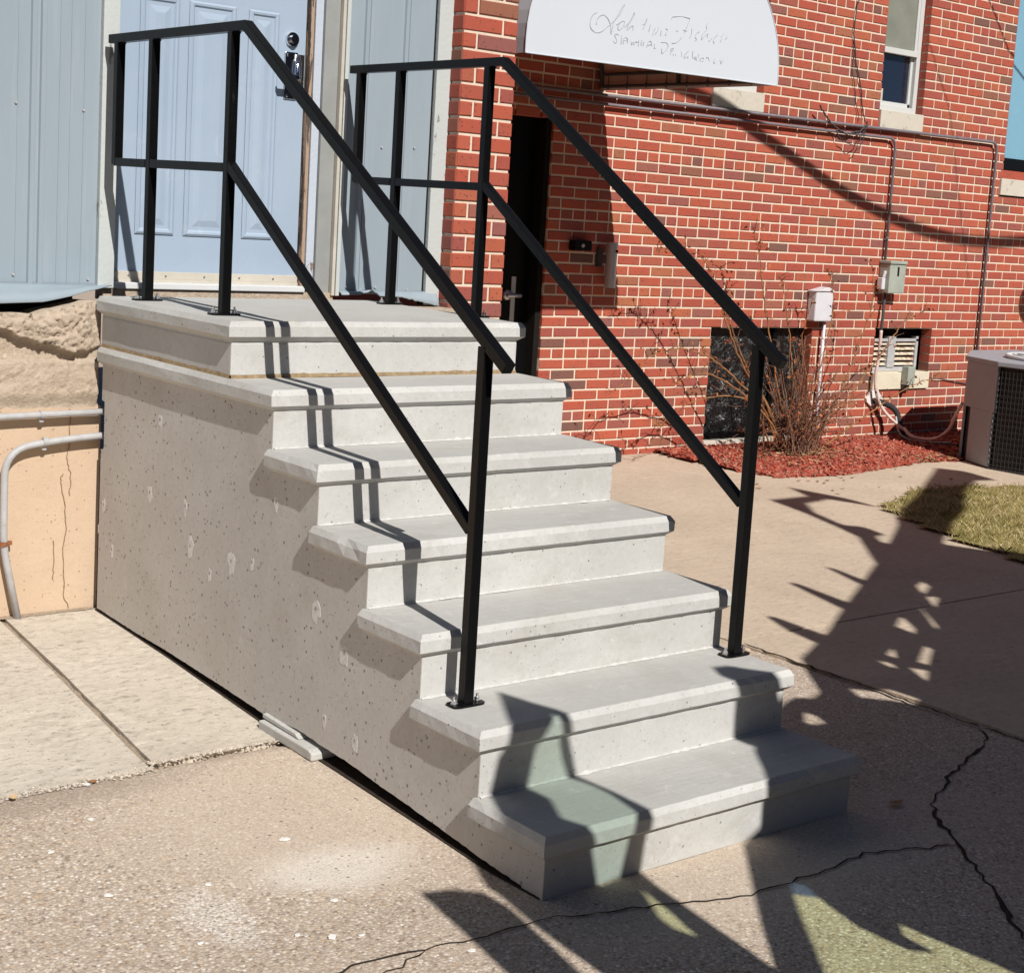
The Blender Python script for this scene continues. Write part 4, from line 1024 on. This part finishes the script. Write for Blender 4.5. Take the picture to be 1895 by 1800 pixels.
m = MB(); rf = random.Random(6); P = [(7.325 + math.cos(a) * .085 * rf.uniform(.75, 1.2), .375 + math.sin(a) * .065 * rf.uniform(.75, 1.2)) for a in [i * math.pi / 9 for i in range(18)]]
m.prism([P], Yw - .018, Yw + .004, XZ); tag(m.build('foam_patch', M['foam_white'], bevel=.006), 'ragged white foam patch round the pipes low on the brick wall', 'foam patch')
e = empty('junction_box', (7.66, Yw, .55), 'small grey junction box at the sill of the louvre vent', 'electrical box')
MB().box(7.625, 7.715, Yw - .085, Yw - .02, .475, .62).build('box', M['grey_box'], e, bevel=.006); MB().tube([(7.67, Yw - .05, .475), (7.655, Yw - .05, .43)], .018, 8).build('connector', M['rail_dark'], e)
MB().tube(curve([(8.5, Yw - .01, .46), (8.2, Yw - .012, .50), (7.99, Yw - .02, .52)]), .004, 6).build('wire', M['rail_dark'], e)
# white box with conduit
e = empty('meter_box', (6.57, Yw, 1.1), 'pale lilac utility box behind the bare shrub above the basement window', 'electrical box')
MB().box(6.475, 6.665, Yw - .085, Yw - .003, .965, 1.19).build('box', M['white_box'], e, bevel=.01)
MB().prism([[(6.462, 1.185), (6.60, 1.215), (6.675, 1.185)]], Yw - .095, Yw - .004, XZ).build('lid', M['white_box'], e, bevel=.003)
MB().tube([(6.64, Yw - .04, .97), (6.64, Yw - .04, .04)], .0115, 10).build('pipe', M['white_box'], e, smooth=True)
# black wall camera and ash tube
e = empty('wall_sensor', (4.24, Yw, 1.43), 'small black wall unit mounted in the awning shade beside the door', 'wall light')
MB().box(4.165, 4.315, Yw - .06, Yw - .002, 1.397, 1.462).build('housing', M['black'], e, bevel=.008)
MB().tube([(4.235, Yw - .06, 1.43), (4.235, Yw - .066, 1.43)], .012, 12).build('lens', M['silver'], e)
e = empty('ash_tube', (4.46, Yw, 1.3), 'silver cylindrical ash receptacle on the brick wall at the edge of shade', 'ashtray')
MB().tube([(4.475, Yw - .07, 1.17), (4.475, Yw - .07, 1.425)], .036, 24).build('body', M['silver'], e, smooth=False, bevel=0)
MB().tube([(4.475, Yw - .07, 1.425), (4.475, Yw - .07, 1.460)], .039, 24).build('cap', M['silver'], e)
MB().box(4.40, 4.436, Yw - .03, Yw - .004, 1.30, 1.42).build('bracket', M['rail_dark'], e); MB().tube([(4.485, Yw - .104, 1.405), (4.485, Yw - .1095, 1.405)], .010, 12).build('port', M['dark'], e)
disc_pos = Vector((9.30, YWALL, 1.124)) - LD * 2.6
e = empty('round_sign', (disc_pos.x, disc_pos.y, 0), 'round sign on a post standing out of view beside the condenser', 'sign')
MB().tube([(disc_pos.x, disc_pos.y - .004, disc_pos.z), (disc_pos.x, disc_pos.y + .004, disc_pos.z)], .17, 28).build('panel', M['conduit'], e)  # made-up disc, placed to throw the round shadow on the brick wall
MB().tube([(disc_pos.x, disc_pos.y + .03, 0), (disc_pos.x, disc_pos.y + .03, disc_pos.z + .15)], .025, 10).build('post', M['conduit'], e)
# ------------------------------------------------------------------ condenser
ac = empty('air_conditioner', (7.6, 3.8, .05), 'grey outdoor condenser unit with black wire grille at the right edge', 'air conditioner')
FP = [(7.08, 3.72), (7.24, 4.08), (7.72, 4.40), (8.30, 4.40), (8.30, 2.95), (7.2, 2.95)]
MB().prism([FP], .02, .055, XY).build('base_pad', M['rail_dark'], ac)
inn = [(7.12, 3.72), (7.26, 4.07), (7.72, 4.37), (8.27, 4.37), (8.27, 2.98), (7.235, 2.98)]
MB().prism([inn], .055, .765, XY).build('coil', M['ac_dark'], ac)
def quadwall(a, b, z0, z1, th, name, mat, bevel=.004):
    a = Vector(a); b = Vector(b); d = (b - a).normalized(); n_ = Vector((-d.y, d.x)) * th
    MB().prism([[tuple(a), tuple(b), tuple(b + n_), tuple(a + n_)]], z0, z1, XY).build(name, M[mat], ac, bevel=bevel)
quadwall((7.075, 3.715), (7.235, 4.085), .44, .765, -.02, 'service_panel', 'ac'); quadwall((7.085, 3.735), (7.20, 4.0), .055, .44, -.02, 'corner_panel', 'ac')
quadwall((7.235, 4.085), (7.72, 4.405), .055, .765, -.02, 'rear_panel', 'ac')
MB().prism([[(7.06, 3.71), (7.23, 4.10), (7.72, 4.42), (8.32, 4.42), (8.32, 2.93), (7.185, 2.93)]], .765, .80, XY).build('top', M['ac'], ac, bevel=.006)
m = MB(); m.tube([(7.72 + .36 * math.cos(a), 3.66 + .36 * math.sin(a), .815) for a in [i * math.pi / 20 for i in range(41)]], .014, 8)
for q in range(4): 
    rr = .08 + q * .08; m.tube([(7.72 + rr * math.cos(a), 3.66 + rr * math.sin(a), .828) for a in [i * math.pi / 12 for i in range(25)]], .005, 5)
for q in range(8):
    a = q * math.pi / 4; m.tube([(7.72, 3.66, .83), (7.72 + .36 * math.cos(a), 3.66 + .36 * math.sin(a), .815)], .006, 5)
m.build('fan_guard', M['white'], ac, smooth=True)
m = MB(); a = Vector((7.08, 3.71)); b = Vector((7.2, 2.96))
for i in range(17): z = .075 + i * .041; m.tube([(a.x, a.y, z), (b.x, b.y, z)], .0045, 5)
for i in range(28): p = a.lerp(b, i / 27); m.tube([(p.x - .005, p.y, .06), (p.x - .005, p.y, .76)], .0028, 5)
m.build('wire_grille', M['ac_dark'], ac)['kind'] = 'stuff'
# ------------------------------------------------------------------ mulch, lawn, shrub
bed = [(5.05, 4.97), (5.02, 4.60), (5.08, 4.25), (5.18, 3.98), (5.45, 3.93), (5.75, 3.90), (6.25, 3.98), (6.76, 4.06), (7.25, 4.02), (7.7, 4.3), (8.6, 4.5), (8.6, 4.97)]
def inside(p, poly):
    c = False; j = len(poly) - 1
    for i in range(len(poly)):
        if (poly[i][1] > p[1]) != (poly[j][1] > p[1]) and p[0] < (poly[j][0] - poly[i][0]) * (p[1] - poly[i][1]) / (poly[j][1] - poly[i][1]) + poly[i][0]: c = not c
        j = i
    return c
def gb(x, y): return wt(x, y) + .02 * smooth01((y - 3.95) / .5)
bx = [5.0 + .06 * i for i in range(61)]; by = [3.86 + .05 * i for i in range(23)]
vs_ = []; fs = []; idx = {}
for j, y in enumerate(by):
    for i, x in enumerate(bx): vs_.append((x, y, gb(x, y)))
nb = len(bx)
for j in range(len(by) - 1):
    for i in range(nb - 1):
        if inside((bx[i] + .03, by[j] + .025), bed): fs.append((j * nb + i, j * nb + i + 1, (j + 1) * nb + i + 1, (j + 1) * nb + i))
m = MB(); m.add(vs_, fs, .6)
rm = random.Random(31)
cnt = 0
while cnt < 9500:
    x = rm.uniform(5.0, 8.6); y = rm.uniform(3.84, 4.97)
    if rm.random() < .5: x = rm.uniform(5.0, 7.2)
    if not inside((x + rm.gauss(0, .02), y + rm.gauss(0, .015)), bed): continue
    a = rm.uniform(0, math.pi); l = rm.uniform(.012, .038); w2 = rm.uniform(.003, .008); t = rm.uniform(-.4, .4); z = gb(x, y) + rm.uniform(.001, .014)
    ca, sa = math.cos(a), math.sin(a); h = .003
    V_ = []
    for sx, sy in ((-1, -1), (1, -1), (1, 1), (-1, 1)):
        V_.append((x + ca * sx * l - sa * sy * w2, y + sa * sx * l + ca * sy * w2, z + sx * l * t + h))
    V_ += [(p[0], p[1], p[2] - 2 * h) for p in V_]
    m.add(V_, [(0, 1, 2, 3), (0, 4, 5, 1), (1, 5, 6, 2), (2, 6, 7, 3), (3, 7, 4, 0)], rm.random()); cnt += 1
tag(m.build('mulch_bed', M['mulch'], recalc=False), 'bed of red bark mulch along the foot of the brick wall', 'mulch', kind='stuff')
def leaf(m, x, y, z, s_, rr):
    a = rr.uniform(0, 6.28); tl = rr.uniform(-.5, .5); V_ = []
    for (u, v) in ((-1, 0), (-.3, .45), (.5, .4), (1, 0), (.4, -.45), (-.4, -.4)):
        V_.append((x + (math.cos(a) * u - math.sin(a) * v) * s_, y + (math.sin(a) * u + math.cos(a) * v) * s_, z + s_ * (tl * v + .25 * abs(u) + .1)))
    V_.append((x, y, z + s_ * .05)); m.add(V_, [(k, (k + 1) % 6, 6) for k in range(6)], rr.random())
m = MB(); rl = random.Random(17)
for _ in range(900):
    r_ = abs(rl.gauss(0, .28)); a = rl.uniform(0, 6.28); x = 5.95 + r_ * math.cos(a) * 1.3; y = 4.5 + r_ * math.sin(a) * .8
    if y > 4.93 or not inside((x, y), bed): continue
    leaf(m, x, y, gb(x, y) + rl.uniform(.01, .03), rl.uniform(.010, .022), rl)
for _ in range(260): x = rl.uniform(6.7, 7.5); y = rl.uniform(4.02, 4.22); leaf(m, x, y, gb(x, y) + .012, rl.uniform(.012, .025), rl)
tag(m.build('leaf_litter', M['litter'], recalc=False), 'dry brown leaf litter caught round the foot of the shrub', 'leaves', kind='stuff')
for i in range(22):
    x = rl.uniform(4.6, 6.8); y = 3.4 + rl.uniform(-.15, .6)
    if inside((x, y), bed): continue
    m = MB(); leaf(m, x, y, wt(x, y) + .003, rl.uniform(.014, .024), rl)
    tag(m.build('fallen_leaf', M['litter'], recalc=False, loc=(x, y, wt(x, y))), 'single dry brown leaf lying on the tan concrete walk', 'leaf', 'dry leaves on the walk')
for (x, y, s_) in ((1.29, -.03, .03), (-.82, 1.16, .02), (-.60, 1.17, .013)):
    m = MB(); leaf(m, x, y, gpave(x, y) + .004, s_, rl); lb = {.03: 'dry brown leaf lying on the shaded pavement right of the bottom step', .02: 'small brown leaf against the broken slab edge at the left', .013: 'tiny brown leaf at the slab edge beside the joint'}[s_]
    tag(m.build('fallen_leaf', M['litter'], recalc=False, loc=(x, y, 0)), lb, 'leaf')
lawn = [(5.02, 3.01), (5.35, 3.14), (5.70, 3.30), (6.0, 3.36), (6.42, 3.19), (6.8, 3.12), (7.6, 2.9), (9.5, 2.6), (9.5, .6), (4.2, .6), (4.45, 1.2), (4.62, 1.75), (4.70, 2.20), (4.86, 2.62)]
m = MB()
lz = lambda x, y: wt(x, y) + .018
gx = [4.2 + .1 * i for i in range(54)]; gy = [.6 + .1 * i for i in range(29)]; vs_ = [(x, y, lz(x, y)) for y in gy for x in gx]
fs = [(j * 54 + i, j * 54 + i + 1, (j + 1) * 54 + i + 1, (j + 1) * 54 + i) for j in range(28) for i in range(53) if inside((gx[i] + .05, gy[j] + .05), lawn)]
m.add(vs_, fs, .12)
rgz = random.Random(77); cnt = 0
while cnt < 26000:
    x = rgz.uniform(4.2, 7.4); y = rgz.uniform(.9, 3.42)
    if not inside((x + rgz.gauss(0, .03), y + rgz.gauss(0, .02)), lawn): continue
    clump = mnoise.noise(Vector((x * 7, y * 7, 0)))
    a = rgz.uniform(0, 6.28); h = rgz.uniform(.012, .034) * (1 + .7 * clump); ln = rgz.uniform(.2, 1.3) * h; w2 = .0018; z = lz(x, y) - .004
    ca, sa = math.cos(a), math.sin(a)
    m.add([(x - sa * w2, y + ca * w2, z), (x + sa * w2, y - ca * w2, z), (x + ca * ln * .5, y + sa * ln * .5, z + h * .7), (x + ca * ln, y + sa * ln, z + h)], [(0, 1, 2), (0, 2, 3)], max(0, min(1, rgz.gauss(.45 - clump * .5, .25)))); cnt += 1
tag(m.build('lawn', M['grass'], recalc=False), 'patch of thin yellowing winter grass beside the tan concrete walk', 'grass', kind='stuff')
shrub = empty('bare_shrub', (5.95, 4.55, .05), 'nearly leafless shrub with long arching red brown canes before the basement window', 'shrub')
tw = MB(); lf = MB(); rs = random.Random(5)
def cane(pts, r0, name=None, leaves=0, tl=0):
    P = curve(pts, 7); P = [p + Vector((rs.uniform(-.006, .006), rs.uniform(-.006, .006), rs.uniform(-.004, .004))) for p in P]; n_ = len(P)
    rad = [max(.0016, r0 * (1 - .8 * i / n_)) for i in range(n_)]
    if name: MB().tube(P, rad, 6).build(name, M['cane'], shrub, smooth=True)
    else: tw.tube(P, rad, 4)
    for i in range(leaves):
        k = int(n_ * (1 - abs(rs.gauss(0, .16)))) ; k = max(2, min(n_ - 1, k)); p = P[k]; leafy(p)
    for i in range(int(n_ * tl)):
        k = rs.randrange(n_ // 3, n_); p = P[k]; d = Vector((rs.uniform(-1, 1), rs.uniform(-.5, .5), rs.uniform(-.1, 1))).normalized(); l = rs.uniform(.03, .13)
        q = p + d * l * .5 + Vector((0, 0, .01)); e_ = p + d * l; tw.tube([p, q, e_], [.0022, .0016, .001], 4)
        if rs.random() < .75: leafy(e_)
        if rs.random() < .4: leafy(q)
def leafy(p):
    s_ = rs.uniform(.014, .030); d = Vector((rs.uniform(-1, 1), rs.uniform(-1, 1), rs.uniform(-1.2, .3))).normalized(); u = d.orthogonal().normalized()
    u = (Matrix.Rotation(rs.uniform(0, 6.28), 3, d) @ u)
    a = Vector(p); V_ = [a, a + d * s_ * .5 + u * s_ * .38, a + d * s_ * 1.2, a + d * s_ * .5 - u * s_ * .38, a + d * s_ * .6 + d.cross(u) * s_ * .12]
    lf.add([tuple(v) for v in V_], [(0, 1, 4), (1, 2, 4), (2, 3, 4), (3, 0, 4)], rs.random())
Yk = 4.6
main = [[(5.93, Yk, .06), (5.70, 4.56, .38), (5.46, 4.53, .60), (5.25, 4.52, .86), (5.07, 4.5, 1.11), (4.92, 4.5, 1.28), (4.79, 4.5, 1.38), (4.67, 4.5, 1.44), (4.46, 4.5, 1.42)],
        [(5.95, Yk, .06), (5.72, 4.6, .42), (5.50, 4.6, .66), (5.30, 4.6, .95), (5.14, 4.6, 1.2), (5.0, 4.62, 1.42)],
        [(5.86, 4.58, .06), (5.62, 4.52, .38), (5.27, 4.48, .61), (5.01, 4.46, .75), (4.75, 4.45, .82), (4.59, 4.45, .81), (4.45, 4.45, .78), (4.30, 4.45, .66), (4.14, 4.45, .56)],
        [(5.80, 4.6, .08), (5.55, 4.55, .40), (5.24, 4.5, .50), (4.85, 4.5, .46), (4.60, 4.5, .30)], [(5.9, 4.5, .06), (5.5, 4.45, .40), (5.1, 4.45, .62), (4.85, 4.45, .66), (4.6, 4.4, .60)],
        [(6.01, Yk, .06), (5.81, 4.62, .60), (5.66, 4.65, 1.12), (5.59, 4.66, 1.41), (5.50, 4.66, 1.62)], [(6.02, Yk, .06), (5.95, 4.6, .6), (5.88, 4.62, 1.0), (5.80, 4.64, 1.3)],
        [(6.09, Yk, .06), (6.41, 4.6, .38), (6.62, 4.6, .78), (6.74, 4.6, 1.13), (6.70, 4.6, 1.44)], [(6.1, Yk, .06), (6.5, 4.55, .45), (6.8, 4.5, .80), (7.0, 4.5, 1.0), (7.25, 4.48, 1.10)],
        [(6.07, Yk, .06), (6.17, 4.62, .40), (6.30, 4.62, .8), (6.36, 4.64, 1.15), (6.30, 4.66, 1.35)], [(6.1, 4.5, .06), (6.45, 4.4, .30), (6.85, 4.35, .52), (7.15, 4.3, .62)], [(6.05, Yk, .06), (6.12, 4.6, .5), (6.02, 4.6, .85), (6.10, 4.6, 1.15)]]
for p in main: cane(p, .0075, 'branch', 12, .7)
for i in range(120):
    a = rs.gauss(0, .72); l = rs.uniform(.25, .95) * (1 - .25 * abs(a)); bx_ = 5.98 + rs.gauss(0, .09); by_ = 4.55 + rs.gauss(0, .06); dy = rs.uniform(-.28, .22)
    ex = bx_ + math.sin(a) * l; ez = .06 + math.cos(a) * l * .95
    cane([(bx_, by_, .05), (bx_ + math.sin(a) * l * .35 + rs.uniform(-.03, .03), by_ + dy * .4, .06 + l * .45), (ex, min(4.93, by_ + dy), max(.12, ez))], rs.uniform(.003, .0065), None, 0, .22)
tw.build('twigs', M['twig'], shrub, smooth=True, recalc=False)['kind'] = 'stuff'
lf.build('leaves', M['leaf'], shrub, recalc=False)['kind'] = 'stuff'
# ------------------------------------------------------------------ overhead lines and the truck behind the photographer (outside the frame)
cb = [(4.497, 1.696, 5.509), (4.835, 1.696, 5.435), (5.224, 1.696, 5.287), (5.693, 1.696, 5.116), (6.19, 1.696, 4.935), (6.711, 1.696, 4.791), (7.258, 1.696, 4.684), (7.827, 1.696, 4.639), (8.536, 1.696, 4.662)]
P = [(2.0, 1.696, 5.95), (3.6, 1.696, 5.68)] + cb + [(9.5, 1.696, 4.75), (12, 1.696, 5.1)]
tag(MB().tube(curve(P, 4), .034, 8).build('overhead_cable', M['rail_dark'], smooth=True), 'thick utility cable sagging overhead in front of the brick wall', 'cable')
wall_pt = lambda x, z, t: Vector((x, Yw, z)) - LD * t
tag(MB().tube([wall_pt(7.95, 3.9, 3), wall_pt(8.35, 3.45, 3), wall_pt(8.62, 3.15, 3), wall_pt(9.6, 2.6, 3)], .008, 6).build('service_wire', M['rail_dark']), 'service wire strung overhead near the blue panelled window', 'wire')
tag(MB().tube([wall_pt(7.6, 3.1, 5), wall_pt(7.95, 2.6, 5), wall_pt(8.15, 2.0, 5), wall_pt(8.4, 1.3, 5)], .005, 6).build('guy_wire', M['rail_dark']), 'thin guy wire slanting overhead across the brick wall', 'wire')
M['road'] = plain('dark_asphalt', (.055, .055, .058), .9, 0, .2, .2, 60, .003)
rd = grid('road', [-60, -20, 0, 20, 60], [-60, -30, -12, -4.2], lambda x, y: .012, M['road']); tag(rd, kind='structure')  # unseen dark ground added to cut the light bounced off the pavement
nb_ = empty('neighbour_building', (0, -18, 0), 'dull brick building across the street behind the photographer', 'building')
MB().box(-34, 34, -26, -17, 0, 9).build('wall', M['truck'], nb_)  # unseen block added to shut out sky light near the horizon
OC = {"M":[[4.014,4.111],[3.926,4.34],[3.687,4.669],[3.773,4.738],[4.141,4.98],[4.425,5.126],[4.996,5.557],[5.466,5.802],[5.644,5.767],[5.659,6.011],[5.535,6.145],[4.513,5.497],[4.053,5.252],[3.806,5.027],[3.425,4.763],[3.117,4.56],[2.629,4.254],[2.182,3.977],[1.878,3.779],[1.513,3.582],[1.399,3.409],[1.327,3.294],[1.251,3.258],[1.186,3.293],[0.584,3.05],[0.555,3.115],[0.542,3.137],[0.491,3.19],[0.449,3.239],[0.394,3.248],[0.366,3.184],[0.395,3.114],[0.4,3.073],[0.398,3.044],[0.4,2.969],[0.443,2.912],[0.394,2.862],[0.33,2.76],[0.282,2.693],[0.288,2.643],[0.287,2.631],[0.289,2.576],[0.211,2.535],[0.061,2.339],[-0.062,2.178],[-0.159,2.037],[-0.281,1.875],[0.252,1.591]],"W1":[[0.167,2.385],[0.213,2.336],[0.185,2.199],[0.175,2.093],[0.192,2.019],[0.245,1.975],[0.237,2.066],[0.281,2.118],[0.283,2.051],[0.312,1.943],[0.334,1.876],[0.352,1.786],[0.366,1.724],[0.243,1.639],[-0.188,1.869],[-0.093,2.002],[-0.035,2.095],[0.058,2.235],[0.155,2.372]],"BB":[[0.167,2.385],[0.213,2.336],[0.198,2.258],[0.122,2.327],[0.151,2.368]],"N":[[-0.327,3.354],[-0.284,3.242],[-0.248,3.17],[-0.235,3.117],[-0.226,3.077],[-0.187,2.953],[-0.159,2.842],[-0.143,2.742],[-0.151,2.686],[-0.156,2.642],[-0.166,2.535],[-0.159,2.037],[-0.238,1.853],[-0.502,1.994],[-0.526,2.23],[-0.546,2.452],[-0.546,2.637],[-0.551,2.669],[-0.523,2.784],[-0.505,2.871],[-0.481,2.948],[-0.479,2.961],[-0.454,3.065],[-0.441,3.073],[-0.433,3.11],[-0.43,3.13],[-0.408,3.18]],"N1":[[-0.295,3.213],[-0.262,3.143],[-0.268,3.121],[-0.255,3.074],[-0.203,2.96],[-0.176,2.833],[-0.178,2.721],[-0.189,2.683],[-0.199,2.637],[-0.218,2.552],[-0.289,2.542],[-0.322,2.663],[-0.337,2.696],[-0.398,2.812],[-0.352,2.936],[-0.38,2.949],[-0.349,3.12],[-0.302,3.182]],"N2":[[-0.216,2.538],[-0.204,2.46],[-0.208,2.355],[-0.222,2.242],[-0.261,2.324],[-0.26,2.413]],"Q":[[-0.718,2.73],[-0.638,2.707],[-0.576,2.658],[-0.567,2.624],[-0.57,2.448],[-0.58,2.263],[-0.598,2.175],[-0.722,2.241],[-0.717,2.33],[-0.717,2.478]],"H":[[[2.858,4.162],[2.989,4.217],[2.917,4.088],[2.811,4.028],[2.782,4.065]],[[2.742,4.006],[2.851,3.975],[2.676,3.853],[2.658,3.896]],[[2.496,3.938],[2.533,3.935],[2.46,3.849],[2.454,3.886]],[[2.555,3.891],[2.58,3.857],[2.43,3.653],[2.352,3.602],[2.365,3.659]],[[2.341,3.831],[2.378,3.805],[2.294,3.668],[2.233,3.621],[2.239,3.765]],[[2.14,3.711],[2.162,3.671],[2.05,3.588],[1.922,3.452],[1.901,3.536],[2.023,3.599]],[[2.128,3.635],[2.16,3.611],[2.042,3.523],[2.042,3.562]],[[2.119,3.52],[2.118,3.433],[1.972,3.331],[1.942,3.407]],[[1.784,3.475],[1.825,3.422],[1.802,3.352],[1.772,3.391]],[[1.836,3.355],[1.905,3.28],[1.784,3.189],[1.77,3.212]],[[1.448,3.326],[1.504,3.277],[1.566,3.241],[1.601,3.069],[1.566,3.047],[1.51,3.118],[1.396,3.215]],[[1.099,3.222],[1.131,3.15],[1.11,3.075],[1.066,3.081],[1.016,3.139]],[[0.983,3.109],[1.042,3.032],[1.023,3.02],[0.967,3.08]],[[0.587,3.044],[1.16,3.287],[1.036,3.165],[0.95,3.109],[0.597,2.98]]],"Bars":[[[2.669,4.545],[2.688,4.524],[2.672,4.287],[2.604,4.249]],[[2.268,4.406],[2.299,4.394],[2.3,4.04],[2.201,3.993]],[[1.773,4.053],[1.806,4.051],[1.831,3.76],[1.717,3.71],[1.726,3.884]],[[3.464,5.773],[3.8,5.775],[3.861,6.013],[3.957,5.801],[4.023,5.653],[4.052,5.432],[3.874,5.71],[3.631,5.667],[3.506,5.474],[3.449,5.163],[3.546,5.087],[3.532,4.947],[3.441,4.935],[3.358,4.816],[3.418,4.746],[2.985,4.482],[3.337,4.922],[3.389,5.142],[3.445,5.468]]]}
def grow(l, k):
    cx = sum(p[0] for p in l) / len(l); cz = sum(p[1] for p in l) / len(l)
    return [[cx + (p[0] - cx) * k, cz + (p[1] - cz) * k] for p in l]
OC['H'] = [grow(h, 1.22 if i < 10 else (1.12 if i in (11, 12) else 1.0)) for i, h in enumerate(OC['H'])]
Y0 = -2.75
trk = empty('boom_truck', (1, Y0, 0), 'crane truck with folded boom parked out of view behind the photographer', 'truck')
MB().prism([OC['M'], OC['W1']] + OC['H'], Y0 - .07, Y0, XZ).build('boom_and_body', M['truck'], trk)
MB().prism([OC['N'], OC['N1'], OC['N2']], Y0 - .07, Y0 - .001, XZ).build('cab_side', M['truck'], trk)
MB().prism([OC['Q']], Y0 - .07, Y0 - .002, XZ).build('mirror', M['truck'], trk)
for b in OC['Bars']: MB().prism([b], Y0 - .06, Y0 - .01, XZ).build('boom_bracket', M['truck'], trk)
def shrinkless(l): return l
MB().prism([OC['W1']], Y0 - .035, Y0 - .030, XZ).build('windscreen', M['tint_y'], trk)
MB().prism([OC['BB']], Y0 - .045, Y0 - .040, XZ).build('sun_band', M['tint_b'], trk)
MB().prism([OC['N1']], Y0 - .035, Y0 - .030, XZ).build('side_window', M['tint_g'], trk); MB().prism([OC['N2']], Y0 - .035, Y0 - .030, XZ).build('side_window', M['tint_y'], trk)
MB().prism([[(Y0 - .08, .12), (Y0 - .08, 1.56), (Y0 - 2.3, 3.5), (Y0 - 6.5, 3.5), (Y0 - 6.5, .12)]], -.3, 7.5, YZ).build('cargo_body', M['truck'], trk)  # sloped bulk added to the truck to keep low sky light off the risers
for x in (.9, 4.2):
    for y in (Y0 - 6.2, Y0 - .42): MB().tube([(x, y, .5), (x, y + .25, .5)], .5, 24).build('wheel', M['foam'], trk)
